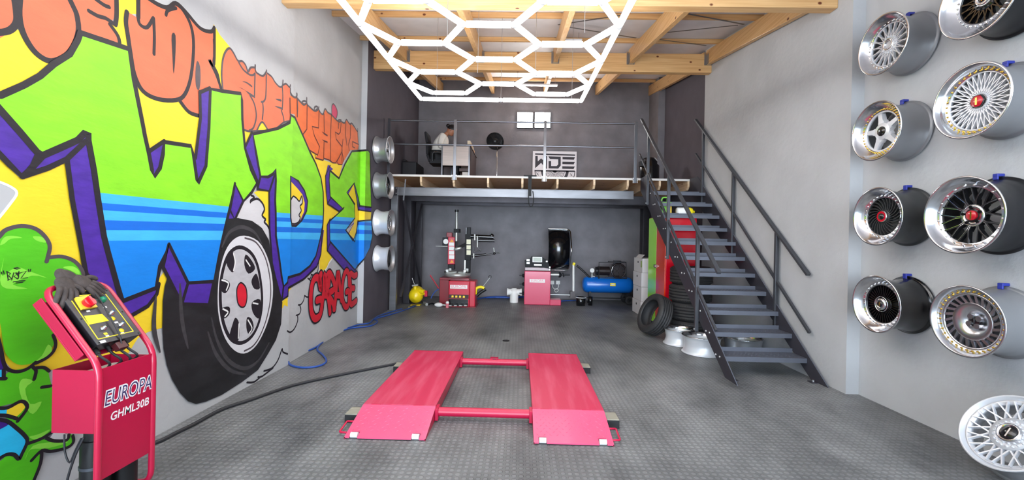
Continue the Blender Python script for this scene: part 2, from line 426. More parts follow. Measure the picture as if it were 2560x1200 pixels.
p_pur = paint('purple', (76, 40, 158), .16, 16); p_blk = paint('black', (30, 24, 34), .1); p_gob = paint('grey_black', (82, 72, 78), .15); p_smk = paint('smoke_white', (214, 213, 216), .04)
p_tyr = paint('tyre_black', (32, 32, 36), .45, 5); p_rim = paint('rim_white', (222, 222, 226), .03); p_rim2 = paint('rim_grey', (198, 198, 202), .06, 14); p_red = paint('red', (222, 30, 52), .08)
p_pink = paint('pink', (214, 44, 96), .05); p_fg = paint('figure_green', (84, 196, 24), .16, 4); p_fg2 = paint('figure_light_green', (140, 228, 70), .08); p_cy = paint('cyan', (40, 196, 244), .06)
p_dp = paint('deep_violet', (58, 26, 130), .08); p_mar = paint('maroon', (92, 24, 20), .1); p_wht = paint('white', (240, 240, 238), .03)
OW = .031
# --- yellow backdrop
Y = 'yellow_patch'
CNT = [0]
def NX(n): CNT[0] += 1; return n+'#%d' % CNT[0]
fill(NX(Y), CA([(-60, 190), (75, 140), (110, 160), (200, 260), (300, 300), (250, 340), (150, 400), (-60, 480)]), p_yel, False)
fill(NX(Y), CA([(578, -20), (695, -20), (690, 70), (660, 70), (650, 250), (600, 225), (545, 125), (578, 120)]), p_yel, False)
fill(NX(Y), CA([(665, 380), (690, 440), (800, 480), (900, 490), (1010, 560), (1010, 700), (985, 800), (950, 740), (820, 725), (750, 780), (720, 650)]), p_yel, False)
fill(NX(Y), CA([(1068, 120), (1100, 175), (1150, 235), (1125, 290), (1112, 360), (1112, 450), (1095, 450), (1080, 370), (1040, 300), (1068, 300)]), p_yel, False)
fill(NX(Y), CC([(235, 640), (310, 655), (300, 680), (262, 750), (245, 700)]), p_yel, False)
fill(NX(Y), CS([(520, 1050), (580, 940), (650, 1050)]), p_yel, False)
fill(NX(Y), CA([(-60, 740), (100, 890), (340, 770), (380, 1000), (420, 1200), (440, 1400), (600, 1500), (740, 1470), (840, 1330), (860, 1360), (830, 1500), (810, 1640), (740, 1660), (690, 1690), (620, 1800), (260, 1850), (60, 1850), (-60, 1700), (-60, 1060), (0, 1090), (40, 1030), (84, 965), (50, 930), (-20, 900), (-60, 890)]), p_yel, False)
st(Y, CA([(-20, 903), (50, 932), (84, 965), (50, 1020), (-10, 1095)]), .012, p_wht)
fill(NX(Y), CW([(1112, -420), (1170, -100), (1190, 260), (1330, 410), (1215, 520), (1190, 840), (1210, 880), (1250, 950), (1210, 995), (1180, 1070), (1130, 1105), (1095, 1080), (1100, 900), (1105, 760), (1135, 480), (1150, 260), (1100, -20), (1000, -260), (1060, -300)]), p_yel, False)
fill(NX(Y), CT([(270, 840), (400, 905), (370, 950), (480, 980), (600, 1020), (740, 1050), (700, 1210), (600, 1200), (560, 1100), (520, 1150), (520, 1240), (430, 1240), (380, 1080), (300, 900)]), p_yel, False)
fill(NX(Y), CW([(1500, 90), (1535, 250), (1550, 390), (1700, 415), (1690, 515), (1545, 520), (1530, 650), (1512, 760), (1430, 660), (1500, 540), (1510, 330), (1430, 205)]), p_yel, False)
fill(NX(Y), CW([(345, 190), (400, 165), (530, 150), (530, 600), (470, 520), (440, 450), (465, 400), (430, 280)]), p_yel, False)
fill(NX(Y), CG([(100, 425), (175, 400), (120, 490), (100, 540)]), p_yel, False); fill(NX(Y), CG([(20, 625), (105, 560), (105, 690), (60, 670), (15, 740)]), p_yel, False)
st(Y, CW([(1095, 930), (1100, 1085), (1130, 1106), (1180, 1072), (1215, 1000), (1252, 950)]), .02, p_wht)
# --- smoke
Sm = 'smoke_cloud'
fill(NX(Sm), CW([(150, 490), (215, 310), (300, 225), (350, 240), (430, 290), (465, 390), (445, 455), (475, 510), (520, 600), (525, 740), (400, 560)]), p_smk)
st(NX(Sm), CW([(315, 225), (350, 245), (310, 280), (305, 305)]), .02, p_blk); st(NX(Sm), CW([(310, 290), (380, 262), (440, 310), (467, 385), (440, 455), (480, 500), (465, 530), (500, 570), (522, 610)]), .022, p_blk)
fill(NX(Sm), CW([(55, 525), (70, 440), (105, 510)]), p_smk, False)
for l in ([(530, 20), (525, 150), (500, 235), (460, 262), (425, 250)], [(425, 250), (420, 290), (400, 315), (380, 305)], [(385, 310), (410, 330), (425, 370)], [(405, 550), (370, 560), (335, 540)],
          [(335, 545), (320, 610), (285, 660), (250, 668)], [(270, 672), (285, 730), (265, 790), (220, 810)], [(240, 812), (240, 890), (195, 995), (140, 1040), (100, 1022)]):
    st(NX(Sm), CG(l), .018, p_blk)
for l in ([(478, 770), (455, 760), (450, 745), (430, 800), (400, 840), (360, 855)], [(405, 840), (350, 882), (330, 885)], [(345, 882), (310, 910), (275, 912)]): st(NX(Sm), CD(l), .018, p_blk)
# --- slogan
S = 'slogan_lettering'
fill(S, CA([(-40, -30), (70, -30), (82, 60), (76, 130), (40, 165), (-40, 190)]), p_org)
fill(S, CA([(98, -40), (93, 70), (110, 160), (155, 235), (200, 285), (255, 308), (320, 285), (365, 235), (392, 160), (385, 80), (365, 30), (335, -40)]), p_org)
fill(S, CA([(335, -30), (580, -30), (583, 70), (550, 122), (592, 180), (600, 228), (500, 195), (395, 160), (385, 80)]), p_org, False)
fill(S, CA([(690, -30), (730, -20), (790, 25), (840, 40), (880, 14), (935, 65), (1000, 140), (1060, 155), (1076, 140), (1070, 320), (1050, 300), (1085, 370), (1108, 445), (1050, 445), (1005, 470), (1005, 580), (950, 560), (900, 500), (800, 500), (720, 460), (680, 390), (660, 280), (640, 180), (630, 110), (640, 60), (690, 90)]), p_org, False)
fill(S, CS([(110, 400), (120, 250), (150, 150), (200, 100), (240, 130), (300, 240), (350, 240), (390, 290), (420, 360), (450, 318), (495, 320), (520, 370), (590, 415), (630, 370), (665, 390), (720, 470), (780, 540), (850, 505), (900, 550), (900, 640), (950, 665), (985, 660), (1040, 730),
            (1062, 740), (1062, 1060), (1030, 1110), (960, 860), (905, 850), (905, 935), (835, 950), (760, 1000), (640, 1040), (580, 950), (520, 1040), (430, 1045), (350, 1020), (340, 620), (120, 570)]), p_org, False)
fill(S, CT([(20, 100), (100, 130), (120, 130), (180, 195), (250, 215), (340, 310), (420, 300), (470, 360), (505, 300), (590, 365), (660, 430), (720, 455), (770, 480), (800, 440), (860, 490), (945, 585), (955, 740), (965, 760), (960, 840), (850, 850), (760, 1000), (740, 1045), (690, 1040),
            (650, 1025), (590, 1000), (490, 960), (480, 985), (370, 955), (400, 910), (270, 835), (180, 670), (90, 360), (40, 340)]), p_org2, False)
fill(S, CT([(600, 360), (600, 250), (620, 215), (655, 260), (675, 340), (655, 425)]), p_pink)
O = 'outline'
k = OW*.95
for l in ([(-40, 165), (40, 155), (80, 118), (82, 60), (70, -20)], [(100, -30), (95, 70), (112, 155), (155, 235), (205, 285), (262, 306), (325, 282), (366, 235), (392, 160), (385, 80), (365, 30), (335, -30)],
          [(392, 165), (500, 195), (645, 245)], [(582, -20), (583, 70), (578, 118)], [(692, -20), (692, 85)], [(635, 60), (630, 110), (640, 180), (652, 260), (672, 370), (715, 455), (790, 495), (880, 500), (925, 470), (955, 380), (968, 230), (955, 130), (915, 50), (880, 18)],
          [(740, -10), (790, 22), (840, 38), (880, 16), (930, 60), (1000, 140), (1055, 158), (1072, 138)], [(1072, 140), (1070, 320), (1046, 298), (1080, 370), (1105, 440)], [(900, 505), (945, 560), (1000, 580)]):
    st(O, CA(l), k, p_blk)
for l in ([(478, -5), (520, 25), (545, 35)], [(445, 55), (490, 80), (530, 92), (578, 125)], [(550, 122), (590, 180), (600, 228)], [(690, 85), (700, 122), (735, 137), (765, 92)], [(768, 90), (772, 180), (770, 270)], [(830, 75), (840, 52), (880, 40)]):
    st(O, CA(l), k*.8, p_blk, taper=False)
fill(O, CA([(858, 175), (878, 178), (876, 300), (868, 370), (862, 280)]), p_blk); fill(O, CA([(985, 305), (1000, 330), (1003, 400), (995, 450), (980, 430), (977, 360)]), p_gob)
st(O, CA([(1000, 470), (1003, 580)]), k*.8, p_blk); st(O, CS([(20, 0), (28, 150), (18, 280), (70, 400), (95, 550)]), k*.7, p_blk)
for l in ([(125, 570), (112, 400), (125, 230), (160, 130), (205, 95), (250, 150), (300, 240), (350, 245), (390, 295), (415, 375)], [(310, 260), (360, 340), (425, 395), (470, 405), (497, 385)], [(425, 360), (450, 318), (495, 318)], [(500, 290), (503, 360), (540, 395), (590, 415), (625, 370), (630, 350)],
          [(640, 385), (690, 425), (730, 490), (780, 540), (812, 530), (820, 465)], [(820, 520), (855, 505), (895, 545), (905, 520)], [(905, 560), (910, 625), (955, 665), (980, 650), (983, 620)], [(985, 670), (1030, 720), (1062, 745)],
          [(497, 385), (490, 660)], [(628, 400), (622, 640), (600, 705), (570, 715)], [(585, 720), (592, 800), (582, 915)], [(440, 640), (490, 740), (512, 880), (480, 1010), (430, 1045)], [(812, 540), (818, 660), (812, 800)], [(800, 810), (825, 890), (832, 945)], [(900, 680), (905, 860)], [(985, 670), (990, 780), (985, 885)],
          [(345, 1025), (420, 1052), (520, 1050), (640, 1045), (740, 1020), (830, 950), (905, 935)], [(520, 1040), (580, 945), (650, 1045)]):
    st(O, CS(l), k*.62, p_gob)
for l in ([(350, 480), (400, 500), (460, 545), (455, 520), (390, 480)], [(312, 545), (370, 570), (440, 640), (490, 665), (480, 640), (420, 600)], [(730, 680), (795, 712), (795, 685)], [(720, 760), (800, 800), (810, 780)]): fill(O, CS(l), p_gob)
for l in ([(35, 60), (60, 105), (100, 130), (122, 110), (122, 75)], [(122, 140), (180, 200), (215, 228), (255, 205), (240, 180), (210, 178), (190, 195)], [(257, 135), (262, 220), (310, 270), (350, 305), (385, 310), (415, 290), (422, 258)], [(360, 290), (365, 260), (395, 252), (410, 280), (380, 300)],
          [(425, 300), (450, 345), (480, 355), (500, 295), (515, 290), (545, 335), (595, 362)], [(600, 370), (655, 430), (700, 462), (728, 440), (690, 435), (690, 455)], [(725, 455), (770, 478), (795, 430), (810, 445), (840, 490), (870, 480), (900, 520), (945, 590), (952, 555)]):
    st(O, CT(l), k*.75, p_gob)
for l in ([(28, 140), (30, 340)], [(125, 150), (128, 390)], [(262, 220), (258, 560), (185, 660)], [(425, 310), (418, 545), (330, 525), (360, 650), (432, 800), (405, 915), (270, 835)], [(370, 915), (375, 955), (480, 985), (490, 960)], [(492, 355), (495, 600)], [(492, 740), (488, 965)], [(592, 370), (580, 700), (582, 1000)],
          [(490, 960), (560, 980), (610, 1020), (650, 1022), (690, 960), (740, 860), (738, 800), (660, 700), (645, 600), (690, 632), (715, 600), (725, 480)], [(690, 480), (688, 550)], [(750, 700), (735, 850), (760, 1000)], [(735, 900), (740, 1045), (685, 1040), (675, 1010)], [(790, 480), (785, 640), (805, 780)], [(855, 500), (850, 680), (825, 770), (835, 850)],
          [(952, 590), (958, 740)], [(880, 730), (965, 770), (958, 835)], [(880, 730), (880, 800), (910, 815)]):
    st(O, CT(l), k*.6, p_mar, sm=False)
for l in ([(460, 592), (510, 620), (540, 640), (540, 660), (500, 640)], [(460, 700), (540, 730), (540, 750), (500, 735)]): fill(O, CT(l), p_mar, False)
st(O, CT([(600, 370), (598, 260), (618, 215), (655, 262), (676, 340), (655, 425)]), k*.5, p_gob)
# --- the three letters
def bands(xs, ys): return xs, ys
BX = [250, 565, 690, 920]
BY = [[482, 507, 525, 550, 575, 602], [516, 532, 545, 560, 577, 600], [531, 543, 553, 567, 580, 597], [547, 556, 564, 575, 585, 601]]
def bandcol(c):
    x = min(max(c.x, 230), 925); i = 0 if x < 565 else (1 if x < 690 else 2)
    t = (x-BX[i])/(BX[i+1]-BX[i]); ys = [a+(b-a)*t for a, b in zip(BY[i], BY[i+1])]
    k = sum(1 for y in ys if c.y > y); return [p_grn, p_lb, p_mb, p_lb, p_mb, p_lb, p_b][k]
CUT = [((BX[i], BY[i][k]), (BX[j], BY[j][k])) for (i, j) in ((0, 1), (1, 2), (2, 3)) for k in range(6)]
CUTW, CUTD = CUT[:6]+[((565, 0), (565, 1200))], CUT[6:]+[((690, 0), (690, 1200))]
SH = 'letter_shadow'
for l in ([(-60, 490), (0, 545), (100, 650), (190, 770), (165, 830), (112, 885), (60, 830), (-60, 700)], [(100, 880), (165, 830), (220, 775), (330, 735), (430, 680), (450, 690), (470, 850), (490, 990), (520, 1180), (560, 1380), (610, 1510), (790, 1440), (790, 1475), (740, 1530), (640, 1590), (610, 1600), (540, 1460), (470, 1410), (430, 1370), (400, 1200), (360, 1000), (340, 800), (240, 845)],
          [(745, 755), (822, 700), (818, 780), (800, 840), (772, 885), (752, 830)], [(1000, 462), (1048, 440), (1060, 450), (1050, 650), (1030, 835), (990, 918), (978, 800), (1000, 590)], [(1175, 918), (1225, 1000), (1180, 1098), (1140, 1100), (1150, 1000)]): fill(NX(SH), CA(l), p_pur, False)
fill(NX(SH), CC([(300, 660), (265, 735), (298, 830), (330, 905), (328, 945), (385, 955), (385, 1140), (400, 1330), (445, 1500), (480, 1480), (480, 1440), (560, 1395), (625, 1330), (645, 1270), (660, 1150), (630, 1150), (500, 1380), (420, 1000), (420, 850), (340, 880), (320, 680)]), p_pur, False)
fill(NX(SH), CW([(1260, -80), (1200, -130), (1172, 0), (1180, 180), (1195, 320), (1330, 410), (1385, 365), (1240, 250), (1225, 100), (1230, -60)]), p_pur, False)
fill(NX(SH), CW([(1225, 490), (1190, 570), (1192, 860), (1390, 1090), (1510, 1110), (1530, 1085), (1230, 760)]), p_pur, False)
fill(NX(SH), CW([(1400, 625), (1545, 500), (1540, 620), (1512, 765), (1430, 665), (1495, 555)]), p_pur, False)
fill(NX(SH), CW([(1420, 205), (1510, 20), (1550, 250), (1560, 345), (1702, 365), (1695, 415), (1548, 390), (1535, 260), (1500, 90), (1432, 215)]), p_pur, False)
fill(NX(Y), CW([(1502, 105), (1530, 260), (1545, 400), (1700, 418), (1690, 512), (1540, 515), (1512, 740), (1440, 665), (1500, 550), (1512, 325), (1436, 210)]), p_yel, False)
W_ = [(-60, 495), (0, 478), (120, 425), (200, 380), (270, 320), (350, 270), (390, 200), (402, 163), (640, 243), (655, 290), (670, 400), (690, 500), (710, 600), (725, 680), (745, 770), (760, 850), (772, 882), (800, 840), (815, 770), (822, 710), (955, 730), (968, 780), (985, 900), (990, 917), (1030, 830), (1045, 640), (1052, 445), (1110, 455), (1205, 468), (1210, 500), (1212, 600), (1225, 740), (1255, 850), (1285, 915),
      (1260, 960), (1217, 1007), (1175, 918), (1152, 1030), (1140, 1080), (1128, 1130), (1112, 1200), (1092, 1300), (1070, 1407), (940, 1415), (845, 1222), (800, 1330), (780, 1440), (610, 1507), (590, 1440), (540, 1260), (520, 1180), (490, 990), (470, 850), (442, 700), (443, 670), (425, 663), (390, 700), (300, 740), (220, 775), (185, 760), (100, 660), (-60, 480)]
D_ = CC([(305, 670), (430, 642), (490, 612), (495, 575), (515, 588), (560, 690), (590, 760), (620, 820), (645, 890), (656, 960), (658, 1050), (655, 1120), (642, 1190), (620, 1280), (590, 1330), (540, 1370), (480, 1388), (479, 1412), (458, 1432), (448, 1380), (435, 1280), (420, 1180), (419, 1060), (416, 1000), (420, 900), (418, 845), (405, 870), (380, 885), (342, 882), (320, 760)])
E_ = CC([(690, 853), (735, 892), (765, 820), (800, 757), (880, 750), (890, 765), (893, 900), (897, 1037), (838, 1030), (832, 990), (812, 915), (774, 962), (812, 1022), (815, 1090), (768, 1152), (806, 1205), (822, 1160), (832, 1106), (897, 1100), (902, 1180), (890, 1240), (865, 1290), (832, 1326), (815, 1350), (690, 1207), (688, 1105), (757, 1045), (692, 985), (686, 900)])
fill('letter_W', CA(W_), bandcol, False, CUTW); fill('letter_D', D_, bandcol, False, CUTD); fill('letter_E', E_, bandcol, False, CUTD)
# hole of the D
hole = CW([(770, 0), (860, 60), (930, 170), (965, 290), (955, 400), (900, 510), (830, 578), (785, 575), (770, 480)])
fill('letter_D', hole, p_pur, False)
fill('letter_D', CW([(770, 60), (850, 145), (905, 215), (932, 310), (925, 410), (880, 510), (820, 565), (785, 562), (772, 480)]), p_yel, False)
fill('letter_D', CW([(775, 270), (800, 235), (830, 250), (870, 290), (905, 245), (905, 310), (880, 350), (892, 400), (880, 450), (862, 520), (810, 555), (785, 545), (775, 440)]), p_smk)
st(O, CW([(775, 270), (800, 235), (835, 255), (870, 290), (898, 230), (905, 310), (878, 348), (892, 400), (865, 450), (880, 480), (860, 530), (820, 552), (790, 550)]), .02, p_blk)
st(O, hole, OW*.8, p_blk, True, False)
# outlines of letters and shadows
for seg in (W_[1:8], W_[7:40], W_[34:52]): st(O, CA(seg), OW, p_blk, sm=False)
st(O, CA(W_[47:]), OW*1.15, p_blk, sm=False)
st(O, D_, OW, p_blk, True, False)
for seg in (E_[:9],): st(O, seg, OW, p_blk, sm=False)
st(O, E_[8:]+E_[:1], OW*.9, p_blk, sm=False)
for l in ([(-40, 505), (0, 545), (100, 655), (190, 765), (165, 830), (112, 882), (50, 825), (-40, 730)], [(115, 882), (165, 835), (220, 775)], [(112, 882), (240, 840), (335, 795), (430, 705)], [(335, 795), (362, 1000), (400, 1200), (430, 1370), (470, 1412), (540, 1462), (605, 1590), (640, 1588), (740, 1530), (785, 1470), (795, 1420)], [(745, 757), (822, 705)], [(1000, 460), (1003, 590), (978, 790)], [(1000, 462), (1050, 440)],
          [(1175, 918), (1150, 1050), (1175, 1098), (1217, 1005)], [(815, 1335), (845, 1222)], [(910, 1520), (815, 1335)], [(910, 1515), (940, 1415)], [(910, 1522), (1042, 1525), (1068, 1410)]): st(O, CA(l), OW*.9, p_blk, sm=False)
for l in ([(300, 662), (265, 738), (298, 830), (328, 905), (325, 945), (386, 955), (388, 1140), (402, 1330), (447, 1502), (480, 1480), (482, 1440), (560, 1395), (625, 1332), (645, 1270), (655, 1120)], [(328, 945), (342, 885)], [(388, 955), (415, 870)], [(458, 1432), (450, 1500)]): st(O, CC(l), OW*.85, p_blk, sm=False)
for l in ([(1225, -120), (1172, 0), (1180, 180), (1195, 320), (1330, 410), (1385, 365)], [(1195, 320), (1235, 250)], [(1225, 495), (1190, 570), (1192, 860), (1390, 1090)], [(1192, 860), (1230, 760)], [(1510, 1110), (1530, 1085)], [(1550, 390), (1695, 412)], [(1545, 515), (1530, 650), (1512, 760), (1405, 625)], [(1502, 105), (1530, 260), (1548, 395)], [(1436, 210), (1512, 325)]): st(O, CW(l), OW*.7, p_blk, sm=False)
# --- painted car wheel
T = 'painted_wheel'
tyre = [(567, 547), (595, 545), (630, 552), (655, 570), (672, 600), (681, 651), (695, 715), (706, 756), (703, 810), (690, 850), (670, 885), (645, 925), (605, 955), (555, 987), (515, 1004), (490, 1010), (470, 1003), (450, 982), (430, 948), (417, 912), (409, 870), (406, 820), (407, 752), (412, 715), (419, 692), (454, 760), (522, 762), (533, 703), (542, 670), (555, 625)]
fill(T, tyre, p_tyr, False)
fill(NX(SH), CA([(845, 1224), (935, 1415), (910, 1512), (815, 1330)]), p_pur, False); fill(NX(SH), CA([(942, 1413), (1068, 1412), (1042, 1522), (913, 1520)]), p_pur, False)
st(O, CA([(815, 1335), (845, 1222), (940, 1415), (1068, 1408)]), OW*.9, p_blk, sm=False); st(O, CA([(815, 1335), (910, 1520), (1042, 1523), (1068, 1410)]), OW*.9, p_blk, sm=False); st(O, CA([(940, 1415), (910, 1518)]), OW*.9, p_blk, sm=False)
p_tg = paint('tyre_grey', (66, 64, 68), .2, 14)
for l in ([(98, 590), (125, 700), (180, 800), (260, 842), (330, 805), (385, 715)], [(80, 660), (120, 770), (190, 850), (270, 872)], [(150, 235), (185, 165), (245, 135), (310, 160), (350, 220)], [(-60, 420), (-50, 600), (-20, 740)], [(-180, 480), (-190, 640), (-160, 760)]): st(T, CD(l), .035, p_tg, taper=True)
rim = CD([(260, 178), (330, 205), (375, 280), (400, 380), (404, 480), (385, 590), (350, 680), (310, 740), (260, 768), (210, 750), (165, 690), (135, 590), (128, 480), (138, 360), (165, 260), (205, 200)])
fill(T, rim, p_rim)
st(T, CD([(265, 190), (320, 212), (365, 285), (388, 380), (393, 480), (375, 585), (342, 675), (305, 730), (262, 755)]), .016, p_gob)
disk = CD([(235, 236), (290, 260), (325, 320), (345, 420), (350, 520), (335, 610), (300, 680), (250, 714), (200, 700), (165, 640), (145, 550), (142, 440), (155, 350), (185, 270)])
fill(T, disk, p_rim2); st(T, disk, .034, p_blk, True)
for l in ([(192, 262), (212, 270), (215, 310), (210, 355), (195, 358), (172, 315)], [(268, 272), (300, 305), (315, 345), (282, 368), (262, 325)], [(325, 372), (340, 440), (312, 444), (297, 410), (308, 380)], [(300, 512), (342, 498), (346, 575), (328, 592), (303, 560)], [(275, 588), (298, 595), (308, 640), (285, 672), (272, 640)],
          [(218, 588), (236, 620), (232, 702), (188, 690), (203, 620)], [(148, 542), (186, 534), (188, 568), (165, 592), (148, 580)], [(145, 398), (180, 404), (190, 430), (168, 466), (145, 450)]): fill(T, CD(l), p_blk)
for l in ([(208, 268), (216, 310), (208, 352)], [(270, 300), (290, 330)], [(150, 400), (182, 415), (172, 450)], [(155, 545), (180, 560), (165, 582)], [(235, 620), (232, 690)], [(280, 600), (300, 640), (285, 668)], [(305, 515), (330, 520)]): st(T, CD(l), .014, p_wht)
fill(T, CD([(250, 415), (270, 440), (275, 490), (265, 530), (245, 535), (228, 510), (224, 450), (235, 420)]), p_red)
st(T, CD([(250, 415), (270, 440), (275, 490), (265, 530), (245, 535), (228, 510), (224, 450), (235, 420)]), .014, p_blk, True)
# --- GARAGE
Gp = 'garage_lettering'
GA = [[(560, 250), (545, 300), (555, 460), (530, 320), (490, 295), (450, 350), (425, 480), (420, 620), (430, 760), (470, 850), (530, 830), (560, 760), (575, 640), (560, 590), (505, 605)],
      [(575, 640), (600, 470), (610, 250), (640, 440), (670, 640), (682, 770)], [(600, 530), (665, 540)],
      [(650, 520), (645, 320), (640, 280), (680, 235), (735, 350), (740, 450), (665, 520), (720, 640), (745, 720)], [(675, 240), (665, 400)],
      [(735, 720), (755, 620), (790, 220), (815, 400), (840, 600)], [(760, 530), (820, 540)],
      [(945, 390), (935, 240), (900, 210), (865, 300), (850, 460), (855, 600), (890, 690), (935, 660), (940, 490), (905, 490)],
      [(1045, 255), (1010, 270), (965, 240), (955, 300), (965, 440), (960, 600), (975, 660), (1040, 610)], [(965, 440), (1010, 440)]]
for l in GA: st(Gp, CG(l), .135, p_blk)
for l in GA: st(Gp, CG(l), .092, p_red)
# --- green puffed-up figure behind the lift control stand
Gf = 'green_figure'
fill(Gf, CF([(-60, 220), (0, 190), (60, 130), (200, 95), (330, 120), (420, 190), (465, 280), (450, 390), (580, 385), (700, 430), (770, 520), (770, 600), (640, 700), (540, 900), (520, 1100), (515, 1180), (450, 1280), (300, 1380), (160, 1390), (60, 1300), (30, 1200), (0, 1000), (-60, 900)]), p_fg)
fill(Gf, CE([(-80, 330), (20, 380), (80, 340), (190, 320), (280, 310), (370, 330), (390, 390), (430, 560), (440, 720), (420, 800), (330, 880), (210, 910), (160, 840), (110, 760), (50, 710), (30, 690), (110, 600), (0, 620), (-80, 640)]), p_fg)
fill(Gf, CE([(-80, 1050), (0, 1050), (60, 1000), (120, 995), (160, 1030), (215, 930), (330, 880), (430, 890), (530, 885), (548, 840), (575, 850), (575, 900), (530, 940), (400, 975), (330, 970), (320, 1070), (270, 1200), (200, 1300), (-80, 1300)]), p_fg)
fill(Gf, CE([(-80, 60), (0, 60), (12, 180), (28, 300), (45, 385), (-80, 400)]), p_dp, False); fill(Gf, CE([(-80, 330), (30, 330), (30, 385), (-80, 392)]), p_cy, False)
fill(Gf, CE([(-80, 730), (0, 725), (60, 740), (130, 790), (190, 850), (210, 890), (200, 940), (160, 1010), (100, 990), (40, 1000), (-80, 1060)]), p_cy)
fill(Gf, CE([(-80, 730), (0, 735), (70, 755), (20, 790), (-80, 830)]), p_dp); fill(Gf, CE([(-80, 640), (60, 640), (50, 690), (-80, 690)]), p_cy, False)
fill(Gf, CE([(55, 640), (110, 600), (172, 580), (200, 625), (170, 665), (125, 705), (50, 690)]), p_yel, False)
fill(Gf, CE([(390, 870), (445, 800), (525, 840), (530, 875), (470, 885)]), p_smk, False)
for l in ([(0, 270), (40, 200), (120, 185), (210, 205), (100, 215), (40, 260)], [(310, 190), (400, 200), (430, 250), (340, 230)], [(40, 380), (20, 560), (150, 480), (280, 520), (440, 580), (300, 560), (120, 640), (260, 680), (60, 680), (0, 600)], [(590, 480), (680, 470), (740, 510), (740, 550), (660, 510)]): fill(Gf, CF(l), p_fg2)
for l in ([(380, 130), (410, 180), (330, 270), (250, 290), (330, 220)], [(180, 400), (260, 420), (200, 480), (240, 600), (330, 580), (260, 680), (190, 600), (150, 470)], [(230, 860), (300, 840), (400, 800), (300, 880)], [(260, 930), (420, 900), (540, 900), (380, 950), (240, 960), (200, 1040)]): fill(Gf, CE(l), p_fg2)
for l in ([(-30, 215), (0, 185), (60, 128), (200, 93), (330, 118), (420, 190), (467, 280), (450, 380), (437, 428)], [(470, 388), (580, 380), (700, 425), (775, 520), (775, 600)]): st(Gf, CF(l), .02, p_gob)
for l in ([(-20, 60), (10, 180), (28, 270), (60, 325), (140, 345), (220, 320), (280, 272)], [(285, 278), (370, 235), (425, 180), (440, 120), (420, 55)], [(262, 310), (285, 340), (270, 405)], [(285, 315), (345, 312), (388, 340)], [(330, 468), (400, 458)], [(30, 330), (30, 395)], [(-20, 400), (45, 400)], [(-20, 632), (60, 630), (170, 578), (215, 630), (140, 735)], [(-20, 690), (50, 692), (130, 715)],
          [(-20, 722), (60, 738), (130, 790), (195, 850), (215, 900), (170, 1000), (150, 1035), (110, 1000), (50, 1000), (-20, 1040)], [(210, 915), (330, 872), (450, 795)], [(370, 870), (420, 890), (510, 890), (540, 870), (545, 840)], [(575, 850), (580, 900), (530, 945), (400, 975), (330, 968), (250, 1045)], [(330, 970), (320, 1070), (265, 1210)]): st(Gf, CE(l), .0165, p_blk)
Tg = 'signature_tag'
for l in ([(65, 520), (78, 600)], [(62, 520), (100, 540), (80, 560), (108, 585), (75, 602)], [(110, 600), (130, 530), (160, 545), (130, 565), (165, 590)], [(150, 530), (178, 575), (170, 540)], [(178, 520), (172, 585)], [(185, 535), (248, 515), (195, 585), (258, 578)], [(130, 490), (160, 483), (195, 490), (160, 498), (130, 490)], [(165, 535), (180, 525), (178, 540), (165, 535)],
          [(12, 525), (18, 545)], [(32, 515), (40, 540)], [(268, 500), (265, 522)], [(288, 500), (280, 522)], [(125, 618), (180, 608), (235, 606)], [(150, 628), (215, 620)]): st(Tg, CF(l), .0042, p_blk, sm=False)
root = thing('graffiti_mural', 'bright graffiti mural with green and blue letters painted along the left wall', 'mural', (WL, 3.3, 0))
LBL = {'letter_W': ('mural_letter', 'large green and blue letter W'), 'letter_D': ('mural_letter', 'green and blue letter D with a smoke-filled hole'), 'letter_E': ('mural_letter', 'green and blue letter E at the far end'), 'outline': ('black_outline', None)}
for k_, mb in PAINT.items():
    nm, lb = LBL.get(k_, (k_.split('#')[0], None)); o = mb.build(nm, root)
    if lb: o['label'] = lb
